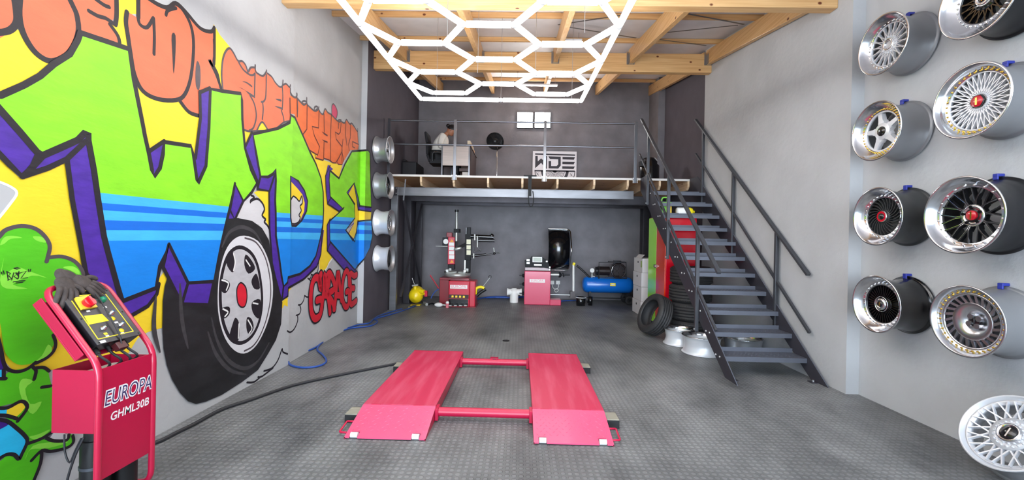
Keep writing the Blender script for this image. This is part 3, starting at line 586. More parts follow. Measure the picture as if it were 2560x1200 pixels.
# ================================================================== CAR LIFT, HOSES, CONTROL STAND
m_red = M('red_powder_coat', (188, 6, 62), .42, var=.06, vs=3, coat=.25)
m_redw = M('red_worn_deck', (200, 44, 82), .5, rgb2=(216, 92, 120), vs=2.2, stretch=(7, .7, 1), lo=.45, hi=.85, coat=.1, detail=8)
m_redp = M('red_plate_sky_sheen', (220, 82, 122), .38, var=.06, vs=2, coat=.2)  # ramp red made paler: sky reflection put into the base colour
m_roll = M('white_nylon', (236, 236, 236), .4); m_rub = M('black_rubber', (30, 30, 32), .75, var=.15, vs=12)
m_wood = M('worn_timber', (150, 146, 132), .8, var=.25, vs=5, stretch=(1, 9, 9))
m_grey = M('grey_steel', (88, 92, 100), .4, .55)
lift = thing('car_lift', 'low red mid-rise car lift with two platforms lying in the middle of the floor', 'car lift', (-.26, 3.9, 0))
ZT = .105
def platform(x0, x1, lab):
    mb = MB(); ya, yb = 3.215, 4.775
    mb.box(x0, x1, ya, yb, ZT-.006, ZT, m_redw)
    for (a, b) in ((x0, x0+.006), (x1-.006, x1)): mb.box(a, b, ya, yb, .012, ZT-.006, m_red)
    mb.box(x0+.006, x1-.006, yb-.006, yb, .012, ZT-.006, m_red); mb.box(x0+.006, x1-.006, ya, ya+.006, .02, ZT-.006, m_red)
    mb.box(x0, x1, yb-.03, yb, ZT, ZT+.004, m_red)
    o = mb.build('platform', lift, .003); o['label'] = lab
    # ramp with raised tear-drop pattern
    mb = MB(); rl_, zt = .355, ZT-.002; y1, y0, zb = 3.208, 3.208-.35, .014
    sl = (zt-zb)/(y1-y0)
    def rz(y): return zb+(y-y0)*sl
    nx = 24
    n1x, n2x = x0+.07, x1-.125
    slots = [(x0+.035, x0+.09), (x1-.10, x1-.045)]
    # plate in strips leaving two notches for the rollers at the toe
    cuts = [x0, slots[0][0], slots[0][1], slots[1][0], slots[1][1], x1]
    for i in range(5):
        ys = y0+(.055 if i in (1, 3) else 0); a, b = cuts[i], cuts[i+1]
        mb.hexa([(a, ys, rz(ys)-.008), (b, ys, rz(ys)-.008), (b, y1, zt-.008), (a, y1, zt-.008), (a, ys, rz(ys)), (b, ys, rz(ys)), (b, y1, zt), (a, y1, zt)], m_redp)
    px_, k = .046, 0
    yy = y0+.075
    while yy < y1-.02:
        xx = x0+.03+(px_/2 if k % 2 else 0); q = 0
        while xx < x1-.02:
            an = radians(40 if (q+k) % 2 else -40); d = Vector((cos(an), sin(an), sin(an)*sl))*.014; c = Vector((xx, yy, rz(yy)+.0005))
            s_ = Vector((-sin(an), cos(an), cos(an)*sl))*.0045
            mb.add([c-d, c-s_, c+d, c+s_, c+Vector((0, 0, .0028))], [(0, 1, 4), (1, 2, 4), (2, 3, 4), (3, 0, 4)], m_redp)
            xx += px_; q += 1
        yy += .03; k += 1
    for a in (x0, x1-.006): mb.hexa([(a, y0, .002), (a+.006, y0, .002), (a+.006, y1, .002), (a, y1, .002), (a, y0, zb), (a+.006, y0, zb), (a+.006, y1, zt-.008), (a, y1, zt-.008)], m_red)
    o2 = mb.build('ramp', lift); o2['label'] = lab.replace('platform', 'ramp').replace('smooth', 'tread-plate')
    for (a, b) in slots:
        mb = MB(); mb.cyl((a+.003, y0+.022, .02), (b-.003, y0+.022, .02), .018, m_roll, 20); mb.build('roller', o2)
    for q in (.2, .78):
        mb = MB(); xx = x0+(x1-x0)*q; mb.cyl((xx-.05, y1+.004, zt-.003), (xx+.02, y1+.004, zt-.003), .007, m_red, 12); mb.build('hinge', o2)
    s = -1 if x0 < -.3 else 1; xe = x0 if s < 0 else x1; mb = MB()
    mb.tube([(xe, y0+.165, .05), (xe+s*.045, y0+.165, .05), (xe+s*.05, y0+.16, .048), (xe+s*.05, y0+.045, .03), (xe+s*.045, y0+.04, .028), (xe, y0+.04, .026)], .007, m_red, 10)
    mb.build('handle', o2)
platform(-1.19, -.625, 'left red smooth platform'); platform(.122, .672, 'right red smooth platform')
for y, lab in ((3.21, 'near red cross tube'), (4.545, 'far red cross tube with a small lug')):
    mb = MB(); r = .034; mb.tube([(-.622, y, .062), (.119, y, .062)], r, m_red, 24)
    mb.box(-.624, -.60, y-.045, y+.045, .008, .10, m_red); mb.box(.097, .121, y-.045, y+.045, .008, .10, m_red)
    if y > 4: mb.box(-.30, -.21, y-.01, y+.045, .097, .106, m_red); mb.box(-.27, -.24, y-.012, y+.05, .06, .10, m_blackp)
    mb.build('cross_tube', lift, .002)['label'] = lab
for (x, y, lab) in ((-1.243, 3.17, 'dark timber block beside the left ramp hinge of the lift'), (.725, 3.2, 'dark timber block beside the right ramp hinge of the lift'), (-1.24, 4.36, 'dark timber block at the far left edge of the lift'), (.727, 4.49, 'dark timber block at the far right edge of the lift')):
    mb = MB(); mb.box(x-.048, x+.048, y-.07, y+.07, 0, .062, m_rub); mb.box(x-.047, x+.047, y-.069, y+.069, .062, .07, m_wood); tag(mb.build('timber_block', None, .004), lab, 'block', 'timber blocks under the lift')
def floorpath(px, z): return [onZ(x, y, z) for x, y in px]
m_hose = M('black_hose', (42, 42, 46), .5); m_bh = M('blue_air_hose', (44, 84, 168), .4)
mb = MB(); mb.tube(smoothpts(floorpath([(372, 1112), (405, 1100), (440, 1082), (485, 1060), (555, 1023), (630, 998), (730, 964), (830, 941), (930, 921), (992, 909)], .014)), .013, m_hose, 10)
tag(mb.build('hydraulic_hose'), 'black hydraulic hose running along the mural wall to the lift', 'hose')
mb = MB(); mb.tube(smoothpts(floorpath([(1040, 764), (1000, 779), (962, 790), (935, 798), (922, 808), (895, 812), (858, 824), (825, 836), (806, 856), (782, 872), (740, 886), (722, 901), (728, 913), (760, 919), (800, 914), (816, 902), (806, 886), (794, 876), (796, 866), (812, 850), (842, 832), (880, 820), (925, 815), (944, 804), (936, 796), (960, 785), (1005, 772)], .012)), .0105, m_bh, 8)
tag(mb.build('air_hose'), 'blue air hose looped on the floor beside the mural wall', 'hose')
# ---- control stand
stand = thing('lift_control_stand', 'tall red tube-framed lift control stand against the mural, black control box on top', 'control stand', (-2.1, 2.12, 0))
XP, YA, YBc = -2.02, 1.972, 2.27
lo = Vector((-.624, 0, .781)); nn = Vector((.781, 0, .624)); O_ = Vector((XP, YA, .757))
def L3(a, b, c): return O_+Vector((0, 1, 0))*a+lo*b+nn*c
m_redt = M('red_gloss_tube', (196, 22, 66), .28, coat=.5)
def fillet(pts, r, k=5):
    P = [Vector(p) for p in pts]; out = [P[0]]
    for i in range(1, len(P)-1):
        a = (P[i-1]-P[i]); b = (P[i+1]-P[i]); d = min(r, a.length*.45, b.length*.45); a = P[i]+a.normalized()*d; b = P[i]+b.normalized()*d
        for j in range(k+1):
            t = j/k; out.append(a*(1-t)**2+P[i]*2*t*(1-t)+b*t*t)
    out.append(P[-1]); return out
mb = MB(); top = .462
mb.tube(fillet([(-2.32, YA, .018), (XP, YA, .018), (XP, YA, .75), tuple(L3(0, top, 0)), tuple(L3(YBc-YA, top, 0)), (XP, YBc, .75), (XP, YBc, .018), (-2.32, YBc, .018)], .07), .0145, m_redt, 14)
mb.cyl((-2.3, YA, .018), (-2.3, YBc, .018), .013, m_redt, 12)
mb.build('tube_frame', stand)
mb = MB(); mb.box(XP-.003, XP+.003, YA+.012, YBc-.012, .19, .735, m_red); pan = mb.build('front_panel', stand, .001)
Xt = Matrix(((0, 0, 1, XP+.0035), (1, 0, 0, 0), (0, 1, 0, 0), (0, 0, 0, 1)))
def onpanel(y, z): X = Xt.copy(); X[1][3] = y; X[2][3] = z; return X
m_navy = M('navy_vinyl', (32, 26, 92), .4); m_wv = M('white_vinyl', (244, 244, 246), .4)
a, b = onX(258, 985, XP), onX(387, 950, XP); yc, zc = (a.y+b.y)/2, (a.z+b.z)/2
mb = MB(); X = onpanel(yc-.009, zc-.018); sh = Matrix(((1, .12, 0, 0), (0, 1, 0, 0), (0, 0, 1, 0), (0, 0, 0, 1)))
mb.text('EUROPA', .104, X @ sh, .0006, m_wv, off=.006, spacing=1.02, sx=.655); X2 = X.copy(); X2[0][3] += .0008; mb.text('EUROPA', .104, X2 @ sh, .0006, m_navy, off=-.0012, spacing=1.02, sx=.655)
mb.build('lettering', pan)['label'] = 'EUROPA in navy letters with white outline'
c = onX(325, 1022, XP); mb = MB(); mb.text('GHML30B', .058, onpanel(c.y, c.z) @ sh, .0006, m_wv, off=.0009, spacing=1.04, sx=.84); mb.build('lettering', pan)['label'] = 'GHML30B in bold white letters'
# open-topped bin behind the panel
mb = MB(); x0, x1, y0, y1, z0, z1 = -2.255, XP-.012, YA+.004, YBc-.006, .42, .727; t = .004
mb.box(x0, x1, y0, y0+t, z0, z1, m_red); mb.box(x0, x1, y1-t, y1, z0, z1, m_red); mb.box(x0, x0+t, y0+t, y1-t, z0, z1, m_red); mb.box(x0+t, x1, y0+t, y1-t, z0, z0+t, m_red)
mb.build('bin', stand, .001)
mb = MB(); mb.box(x0+.05, x1-.02, y0+.03, y1-.03, z0+.02, z1-.03, M('white_tank', (214, 216, 222), .35)); mb.build('oil_tank', stand, .03, seg=4)
mb = MB(); mb.cyl((-2.12, 2.06, 0.03), (-2.12, 2.06, .36), .058, m_blackp, 28); mb.cyl((-2.12, 2.06, .36), (-2.12, 2.06, .418), .045, m_blackp, 24); mb.cyl((-2.12, 2.06, .22), (-2.12, 2.06, .235), .061, m_grey, 28)
mb.cyl((-2.1, 2.19, .03), (-2.1, 2.19, .24), .058, m_blackp, 28); mb.box(-2.2, -2.03, 2.0, 2.25, .018, .03, m_blackp); mb.build('pump_motor', stand)
# control box lying in the sloped part
m_blk = M('black_painted_steel', (34, 34, 38), .35, .3); m_face = M('dark_grey_panel', (62, 62, 66), .3, .5, var=.25, vs=6)
def LX(a, b, c): return Matrix(((0, lo.x, nn.x, L3(a, b, c).x), (1, lo.y, nn.y, L3(a, b, c).y), (0, lo.z, nn.z, L3(a, b, c).z), (0, 0, 0, 1)))
H = .026
mb = MB(); mb.X = LX(0, 0, 0); mb.box(.03, .262, .095, .405, -.055, H-.003, m_blk); cb = mb.build('control_box', stand, .003)
mb = MB(); mb.X = LX(0, 0, 0); mb.box(.028, .264, .093, .407, H-.003, H, m_face); fp = mb.build('face_plate', cb, .001)
def fpt(x, y, h=H):
    d = ray(x, y); t = (L3(0, 0, h)-CAM).dot(nn)/d.dot(nn); p = CAM+d*t-O_; return p.y, p.dot(lo)
m_yel = M('yellow_label', (250, 226, 30), .4); m_sw = M('yellow_switch_plate', (248, 206, 60), .4); m_rk = M('red_switch', (224, 20, 40), .3, coat=.4); m_gk = M('green_button', (20, 150, 110), .3, coat=.4); m_chr = M('chrome', (225, 226, 230), .12, 1.)
P4 = [fpt(172, 742), fpt(262, 733), fpt(333, 828), fpt(245, 848)]; mb = MB(); mb.X = LX(0, 0, 0)
for i in range(4):
    a, b = P4[i], P4[(i+1) % 4]; mb.bar((*a, H+.0006), (*b, H+.0006), .0045, .001, m_yel)
mb.build('yellow_border', cb)
def rect(name, par, x0, y0, x1, y1, h, m, bev=.001):
    (a, b), (c, d) = fpt(x0, y0), fpt(x1, y1); mb = MB(); mb.X = LX(0, 0, 0); mb.box(min(a, c), max(a, c), min(b, d), max(b, d), H, H+h, m); return mb.build(name, par, bev)
def quad(name, par, pts, h, m):
    mb = MB(); mb.prism([fpt(*q) for q in pts], LX(0, 0, 0), H, H+h, m); return mb.build(name, par)
sw = quad('isolator_switch', cb, [(184, 747), (217, 741), (240, 770), (202, 776)], .012, m_sw); sw['label'] = 'yellow isolator switch with red knob'
a, b = fpt(222, 756, H+.02); mb = MB(); mb.X = LX(a, b, H+.012); mb.cyl((0, 0, 0), (0, 0, .02), .026, m_rk, 24); mb.box(-.006, .006, -.026, .026, .02, .032, m_rk); mb.build('knob', sw, .002)
a, b = fpt(255, 750); mb = MB(); mb.X = LX(a, b, H); mb.lathe([(.017, 0), (.017, .006), (.013, .008), (.013, .016), (.001, .018)], m_gk, 24); mb.build('push_button', cb)['label'] = 'green push button'
for (x, y) in ((277, 783), (302, 812), (258, 821)):
    a, b = fpt(x, y); mb = MB(); mb.X = LX(a, b, H); mb.lathe([(.013, 0), (.013, .004), (.009, .005), (.009, .017), (.001, .018)], m_chr, 20); mb.build('push_button', cb)['label'] = 'chrome ringed push button'
quad('instruction_label', cb, [(210, 790), (255, 785), (272, 802), (222, 812)], .0012, m_yel)['label'] = 'yellow instruction sticker'
for (x, y) in ((282, 796), (304, 826)):
    a, b = fpt(x, y); mb = MB(); mb.X = LX(a, b, H); mb.lathe([(.012, 0), (.012, .001), (.0005, .001)], m_yel, 20); mb.build('symbol_label', cb)['label'] = 'round yellow sticker'
rect('symbol_label', cb, 258, 833, 270, 836, .0012, m_yel, 0); rect('rating_plate', cb, 248, 853, 266, 855, .001, m_wv, 0)['label'] = 'small white plate'
for (x, y) in ((220, 778), (262, 768), (290, 806), (306, 833), (268, 840)): rect('caption_label', cb, x-5, y-1, x+6, y+1, .0008, m_wv, 0)
for (u, v) in ((.04, .395), (.252, .395), (.04, .25), (.252, .25), (.04, .104), (.15, .104), (.252, .104)):
    mb = MB(); mb.X = LX(u, v, H); mb.lathe([(.005, 0), (.004, .002), (.0005, .003)], m_blackp, 12); mb.build('screw', cb)
mb = MB(); mb.X = LX(0, 0, 0); mb.box(-.012, .25, .08, .425, -.075, -.066, m_red); mb.box(-.012, -.006, .08, .425, -.066, -.02, m_red); mb.build('sloped_tray', stand, .002)
mb = MB()
for i, (u, q) in enumerate(((.06, .0), (.12, .02), (.17, -.01), (.21, .03))):
    mb.tube(smoothpts([L3(u, .1, -.03), L3(u, .055, -.03), L3(u+.02, .0, -.035), Vector((-2.1-q, YA+u+.02, .68)), Vector((-2.12, YA+u, .6))]), .006, m_hose, 8)
    mb.cyl(L3(u, .095, -.03), L3(u, .068, -.03), .011, m_blackp, 12)
mb.build('cable', stand)['label'] = 'black cables under the control box'
mb = MB(); mb.X = LX(0, 0, 0); mb.box(.115, .165, .045, .085, -.01, .022, M('brown_plastic', (74, 22, 26), .4)); mb.build('connector', stand, .003)
mb = MB(); q = [L3(.17, .40, .04), L3(.165, .33, .045), L3(.155, .22, .042), L3(.145, .12, .036), L3(.14, .07, .02)]; mb.tube(smoothpts(q), .0035, m_hose, 8); mb.build('cable', stand)['label'] = 'thin grey cable across the control face'
mb = MB(); mb.tube(smoothpts([(-2.2, 1.985, .41), (-2.19, 1.98, .33), (-2.16, 1.975, .28), (-2.13, 1.972, .34), (-2.1, 1.97, .4)]), .004, m_hose, 8); mb.tube(smoothpts([(-2.08, 1.965, .41), (-2.11, 1.955, .33), (-2.14, 1.95, .22), (-2.145, 1.95, .16)]), .005, m_hose, 8); mb.cyl((-2.145, 1.95, .16), (-2.15, 1.95, .06), .013, m_blackp, 14); mb.build('power_cable', stand)['label'] = 'black cable with plug'
mb = MB(); mb.tube(smoothpts([(-2.47, 2.5, .85), (-2.46, 2.48, .7), (-2.46, 2.44, .55)]), .006, m_hose, 8)
# work gloves draped over the top tube
m_gl = M('charcoal_work_glove', (76, 68, 66), .9, var=.2, vs=30, bump=.4, bs=60)
def glove(nm, lab, ctr, ang, drop):
    mb = MB(); X = LX(0, 0, 0) @ Matrix.Translation(ctr) @ Matrix.Rotation(ang, 4, 'Z')
    mb.ball((0, 0, 0), (.045, .05, .017), m_gl, None, 20, 12)
    mb.ball((0, .062, -.004), (.033, .045, .016), m_gl, None, 16, 10)
    o_ = len(mb.v)
    for i, (u, ln) in enumerate(((-.033, .07), (-.011, .08), (.012, .076), (.033, .062))):
        p = [(u*.85, -.03, .002), (u, -.05, .004), (u*1.15, -.05-ln*.5, -.004-drop*.3), (u*1.2, -.05-ln, -.014-drop)]
        mb.tube(smoothpts(p), [.0125]*(len(smoothpts(p))-2)+[.011, .005], m_gl, 10)
    p = [(.03, .0, 0), (.055, -.015, .004), (.068, -.045, 0)]; sp = smoothpts(p); mb.tube(sp, [.014]*(len(sp)-2)+[.012, .006], m_gl, 10)
    mb.v = [X @ v for v in mb.v]; mb.box
    return tag(mb.build(nm, None, 0, 1), lab, 'glove', 'charcoal work gloves')
glove('work_glove', 'charcoal work glove draped over the left of the stand top bar', Vector((.075, .455, .032)), radians(-20), .03)
glove('work_glove', 'charcoal work glove lying on top over the control box edge', Vector((.155, .458, .036)), radians(38), .012)
# ================================================================== ALLOY WHEELS
m_pol = M('polished_alloy', (226, 227, 230), .16, 1.); m_sil = M('silver_paint', (196, 198, 202), .34, .75); m_gun = M('grey_barrel_paint', (150, 151, 154), .42, .5)
m_dgun = M('dark_grey_barrel', (74, 75, 76), .38, .5); m_bkg = M('gloss_black', (14, 14, 17), .18, 0, coat=.6); m_bks = M('satin_black', (26, 26, 29), .32); m_gold = M('gold_bolt', (226, 190, 90), .25, 1.)
m_whs = M('white_silver', (222, 224, 229), .35, .35); m_capr = M('red_cap', (200, 14, 40), .25, 0, coat=.6); m_brush = M('machined_alloy', (214, 215, 220), .26, 1., var=.05, vs=3)
m_dkin = M('dark_inner_barrel', (30, 30, 32), .5)
m_clip = M('blue_plastic', (40, 52, 150), .4)
BOLT = {}
def wheel(name, label, group, R, W, design, loc, X, barrel, lip, spoke, cap=None, bolts=0, bolt_m=None, Rf=.70, fd=.06, single=False):
    """local +z = outer face, z=0 at the back flange"""
    t = thing(name, label, 'wheel', group=group); t.location = loc; t.rotation_euler = X.to_euler()
    rf = R*Rf
    mb = MB(); prof = [(R-.012, 0), (R, .002), (R, .010), (R-.014, .014), (R-.020, .020), (R-.022, .045), (R-.034, min(.07, W*.35)), (R-.038, W*.5), (R-.032, W*.62), (R-.026, W-.045), (R-.020, W-.02), (R-.012, W-.012), (R-.004, W-.008)]
    inner = [(R-.017, W-.016), (R-.025, W-.026), (R-.034, W-.046), (R-.046, W-.064), (R-.046, W*.6), (R-.048, W*.5), (R-.044, .08), (R-.032, .04), (R-.022, .004)]
    mb.lathe(prof+inner, barrel, 72, closed=True); mb.build('barrel', t, world=False)
    mb = MB(); zf = W-fd
    mb.lathe([(R-.004, W-.008), (R+.001, W-.004), (R, W), (R-.010, W+.002), (R-.014, W-.004), (R-.024, W-.014), (R-.030, W-.03), (rf+.022, zf+.012), (rf+.016, zf+.006), (rf, zf+.006), (rf-.004, zf-.014), (rf+.016, zf-.02)], lip, 72); mb.build('lip', t, world=False)
    mb = MB(); Z = Matrix.Translation((0, 0, 0)); z = zf
    def spoke_bar(a0, r0, a1, r1, w0, w1, z0, z1, th, m=spoke):
        p = Vector((r0*cos(a0), r0*sin(a0), z0)); q = Vector((r1*cos(a1), r1*sin(a1), z1)); d = (q-p).normalized(); s_ = Vector((0, 0, 1)).cross(d).normalized(); u = Vector((0, 0, -th))
        mb.hexa([p-s_*w0+u, p+s_*w0+u, q+s_*w1+u, q-s_*w1+u, p-s_*w0*.7, p+s_*w0*.7, q+s_*w1*.7, q-s_*w1*.7], m)
    def ring(r0, r1, za, zb, m=spoke): mb.lathe([(r1, za), (r1, zb), (r0, zb), (r0, za)], m, 56, closed=True)
    def hub(r, z0, z1, m=spoke): mb.lathe([(r, z0), (r, z1-.004), (r-.004, z1), (.001, z1)], m, 40)
    if design == 'mesh':
        n = 18; hub(R*.30, z-.03, z); 
        for i in range(n):
            a = 2*pi*i/n
            for s in (-1, 1): spoke_bar(a, R*.27, a+s*.62*2*pi/n, rf+.003, .0055, .0042, z-.001, z+.003, .02)
        for i in range(15):
            a = 2*pi*i/15; mb.ball((R*.26*cos(a), R*.26*sin(a), z), .008, spoke, None, 8, 6)
        ring(rf-.006, rf+.004, z-.015, z+.005)
    elif design == 'cross':
        n = 16; hub(R*.42, z-.03, z); ring(R*.2, R*.42, z-.002, z+.004)
        for i in range(n):
            a = 2*pi*i/n
            for s in (-1, 1): spoke_bar(a, R*.40, a+s*.8*2*pi/n, R-.04, .0065, .0042, z, z+.022, .016)
        for r in (.25, .33):
            for i in range(int(60*r)): a = 2*pi*i/int(60*r); mb.ball((R*r*cos(a), R*r*sin(a), z+.003), .009, spoke, None, 8, 6)
    elif design == 'multimesh':
        n = 30; hub(R*.20, z-.04, z-.004)
        for i in range(n):
            a = 2*pi*i/n
            for s in (-1, 1): spoke_bar(a, R*.17, a+s*1.0*2*pi/n, R*.42, .0042, .0034, z-.008, z-.004, .02); spoke_bar(a+s*1.0*2*pi/n, R*.42, a+s*.5*2*pi/n, rf+.003, .004, .0034, z-.004, z+.003, .02)
        ring(rf-.006, rf+.004, z-.015, z+.005); ring(R*.17, R*.24, z-.03, z-.002)
        for i in range(30): a = 2*pi*i/30; mb.ball((R*.215*cos(a), R*.215*sin(a), z-.002), .005, spoke, None, 8, 6)
    elif design == 'star':
        hub(R*.29, z-.03, z+.004); 
        for i in range(5):
            a = pi/2+.18+2*pi*i/5; spoke_bar(a, R*.16, a, rf+.004, .036, .021, z+.002, z-.002, .03)
            spoke_bar(a, R*.14, a, R*.36, .052, .036, z, z-.001, .03)
        ring(rf-.012, rf+.004, z-.02, z+.003)
    elif design == 'turbine':
        n = 26; hub(R*.24, z-.035, z-.002)
        for i in range(n):
            a = 2*pi*i/n; pts = [(a+.55*(k/5)**1.1, R*.20+(rf+.003-R*.20)*k/5) for k in range(6)]
            for (a0, r0), (a1, r1) in zip(pts[:-1], pts[1:]): spoke_bar(a0, r0, a1, r1, .0042, .0042, z, z, .022)
        ring(rf-.004, rf+.004, z-.02, z+.002)
    elif design == 'fins':
        n = 36; hub(R*.30, z-.035, z-.012)
        mb.disc(rf, z-.03, m_bks, 56)
        for i in range(n):
            a = 2*pi*i/n; spoke_bar(a, R*.28, a, rf, .003, .0045, z-.006, z-.008, .02)
        ring(rf-.006, rf+.004, z-.03, z+.002)
        mb.lathe([(R*.27, z-.02), (R*.27, z+.010), (R*.255, z+.014), (R*.24, z+.008)], m_chr, 40)
    elif design == 'yspoke':
        n = 10; hub(R*.30, z-.05, z-.018); ring(R*.18, R*.285, z-.03, z-.014, m_pol)
        for i in range(n):
            a = 2*pi*i/n+.1; spoke_bar(a, R*.26, a, R*.42, .014, .0125, z-.018, z-.010, .03)
            for s in (-1, 1):
                spoke_bar(a+s*.02, R*.39, a+s*.17, rf+.005, .0085, .006, z-.010, z+.004, .024)
                spoke_bar(a+s*.05, R*.385, a+s*.193, rf+.005, .0018, .0015, z-.008, z+.0055, .012, m_pol)
                spoke_bar(a+s*.066, R*.27, a+s*.052, R*.40, .0016, .0016, z-.016, z-.008, .01, m_pol)
        ring(rf-.002, rf+.004, z-.02, z+.002, m_pol)
        for i in range(5): a = 2*pi*i/5+.4; mb.cyl((R*.21*cos(a), R*.21*sin(a), z-.02), (R*.21*cos(a), R*.21*sin(a), z-.006), .011, m_bkg, 12)
    elif design == 'slots':
        ri = R*.52; mb.lathe([(ri, z-.02), (ri, z-.002), (ri-.004, z), (R*.24, z-.024), (R*.23, z-.03), (R*.20, z-.034), (.001, z-.034)], spoke, 64); n = 24
        for i in range(n):
            a = 2*pi*i/n; spoke_bar(a, ri-.002, a+.16, rf+.004, .0125, .010, z-.004, z+.004, .02)
        ring(rf-.012, rf+.004, z-.015, z+.005)
        for i in range(4): a = 2*pi*i/4+.6; mb.cyl((R*.15*cos(a), R*.15*sin(a), z-.036), (R*.15*cos(a), R*.15*sin(a), z-.012), .018, m_brush, 16)
    elif design == 'five':
        hub(R*.22, z-.03, z+.002)
        for i in range(5):
            a = pi/2+2*pi*i/5; spoke_bar(a, R*.15, a, rf+.004, .034, .024, z+.002, z-.004, .03)
        ring(rf-.010, rf+.004, z-.02, z+.003)
    fc = mb.build('wheel_face', t, world=False)
    if cap:
        mb = MB()
        if cap == 'black': mb.lathe([(.040, z), (.040, z+.008), (.036, z+.011), (.001, z+.011)], m_bkg, 32); [mb.cyl((.031*cos(q), .031*sin(q), z+.010), (.031*cos(q), .031*sin(q), z+.013), .003, m_pol, 8) for q in [2*pi*i/6 for i in range(6)]]
        elif cap == 'red': mb.lathe([(.046, z-.004), (.046, z+.010), (.042, z+.012)], m_bkg, 6); mb.lathe([(.038, z+.008), (.036, z+.014), (.001, z+.016)], m_capr, 40); mb.box(-.006, .006, -.024, .024, z+.0155, z+.017, m_gold)
        elif cap == 'redblack': mb.lathe([(.048, z-.002), (.048, z+.014), (.044, z+.018)], m_chr, 40); mb.lathe([(.044, z+.017), (.026, z+.016)], m_capr, 40); mb.lathe([(.027, z+.012), (.027, z+.022), (.001, z+.024)], m_bkg, 8)
        elif cap == 'redflat': mb.lathe([(R*.125, z-.02), (R*.125, z-.008), (R*.12, z-.005), (.001, z-.005)], m_capr, 40); mb.box(-.005, .005, -.026, .026, z-.005, z-.0035, m_gold)
        elif cap == 'chrome': mb.lathe([(.052, z-.012), (.050, z+.012), (.042, z+.022), (.028, z+.024), (.026, z+.020), (.001, z+.020)], m_chr, 40); mb.lathe([(.025, z+.0202), (.024, z+.023), (.001, z+.023)], m_bkg, 8); mb.box(-.004, .004, -.017, .017, z+.0228, z+.0242, m_gold)
        elif cap == 'ring': mb.lathe([(.050, z), (.048, z+.014), (.042, z+.016), (.030, z+.010), (.026, z-.02), (.001, z-.02)], m_chr, 40)
        elif cap == 'oval': mb.lathe([(.036, z-.034), (.036, z-.02), (.032, z-.017), (.001, z-.017)], m_bkg, 32); mb.box(-.003, .003, -.02, .02, z-.0172, z-.0155, m_pol)
        elif cap == 'crest': mb.lathe([(.062, z+.002), (.060, z+.022), (.048, z+.026), (.044, z+.020), (.001, z+.022)], m_chr, 40); mb.lathe([(.043, z+.0215), (.042, z+.0235), (.001, z+.0235)], m_bkg, 32); mb.box(-.004, .004, -.03, .03, z+.0232, z+.0248, m_pol)
        mb.build('center_cap', t, world=False)
    if bolts:
        key = bolt_m.name
        if key not in BOLT:
            mb = MB(); mb.lathe([(.0062, 0), (.0062, .005), (.0035, .006), (.0035, .010), (.0005, .0105)], bolt_m, 8, smooth=False); o = mb.build('bolt', t, world=False); BOLT[key] = o; first = o
        else: first = None
        for i in range(bolts):
            o = first if (first is not None and i == 0) else BOLT[key].copy()
            if o is not first: COL.objects.link(o)
            o.parent = t; a = 2*pi*(i+.5)/bolts; o.location = ((rf+.010)*cos(a), (rf+.010)*sin(a), zf+.006)
    return t
XR = Matrix(((0, 0, -1), (-1, 0, 0), (0, 1, 0)))      # wheel axis pointing to -x
XRm = XR.to_4x4()
def wall_wheel(px, py, xf, R, label, hook, **k):
    p = onX(px, py, xf); W = WR-.012-xf
    wheel('alloy_wheel', label, 'wheels on the plain grey wall', R, W, loc=(WR-.012, p.y, p.z), X=XRm, **k)
    if hook:
        mb = MB(); mb.box(WR-.05, WR, p.y-.016, p.y+.016, p.z+R-.004+.006, p.z+R+.022, m_clip); mb.box(WR-.05, WR-.038, p.y-.016, p.y+.016, p.z+R-.02, p.z+R+.006, m_clip)
        tag(mb.build('wheel_hook', None, .004), hook, 'hook', 'blue wheel hooks')
wall_wheel(2204, 111, 2.985, .245, 'silver fine-mesh alloy wheel, top of the column next to the wall pillar', 'dark blue hook above the top silver mesh wheel', design='mesh', barrel=m_gun, lip=m_pol, spoke=m_whs, cap='ring', bolts=30, bolt_m=m_pol)
wall_wheel(2187, 328, 2.975, .247, 'silver five-spoke star alloy wheel with gold rim bolts and black cap', 'blue hook above the five-spoke star wheel', design='star', barrel=m_gun, lip=m_pol, spoke=m_whs, cap='black', bolts=40, bolt_m=m_gold, Rf=.68)
wall_wheel(2190, 541, 2.96, .242, 'dark grey curved turbine-fin alloy wheel with red and black cap', 'blue hook above the turbine-fin wheel', design='turbine', barrel=m_dgun, lip=m_pol, spoke=m_dgun, cap='redblack', bolts=28, bolt_m=m_pol, Rf=.66)
wall_wheel(2187, 760, 2.955, .236, 'black straight-fin alloy wheel with chrome hub, lowest beside the pillar', 'blue hook above the black finned wheel', design='fins', barrel=m_bkg, lip=m_pol, spoke=m_bkg, cap='chrome', bolts=30, bolt_m=m_pol, Rf=.68)
wall_wheel(2440, -5, 2.97, .250, 'black mesh alloy wheel with chrome hub, cut off by the top of the photo', None, design='mesh', barrel=m_bks, lip=m_pol, spoke=m_bkg, cap='chrome', bolts=32, bolt_m=m_pol, Rf=.62)
wall_wheel(2423, 253, 2.965, .246, 'silver multi-spoke lace alloy wheel with shiny red hexagonal cap', 'blue hook above the lace wheel with red cap', design='multimesh', barrel=m_gun, lip=m_pol, spoke=m_whs, cap='red', bolts=36, bolt_m=m_gold, Rf=.76)
wall_wheel(2402, 538, 2.97, .262, 'large black alloy wheel with ten forked spokes and flat red cap', 'blue hook above the ten forked-spoke wheel', design='yspoke', barrel=m_bks, lip=m_pol, spoke=m_bks, cap='redflat', bolts=20, bolt_m=m_pol, Rf=.73)
wall_wheel(2411, 803, 2.965, .238, 'polished dish alloy wheel with slanted slots and gold bolts', 'blue hook above the polished slotted wheel', design='slots', barrel=m_gun, lip=m_brush, spoke=m_brush, cap='oval', bolts=36, bolt_m=m_gold, Rf=.78, fd=.045)
R_ = .247; tl = radians(6)
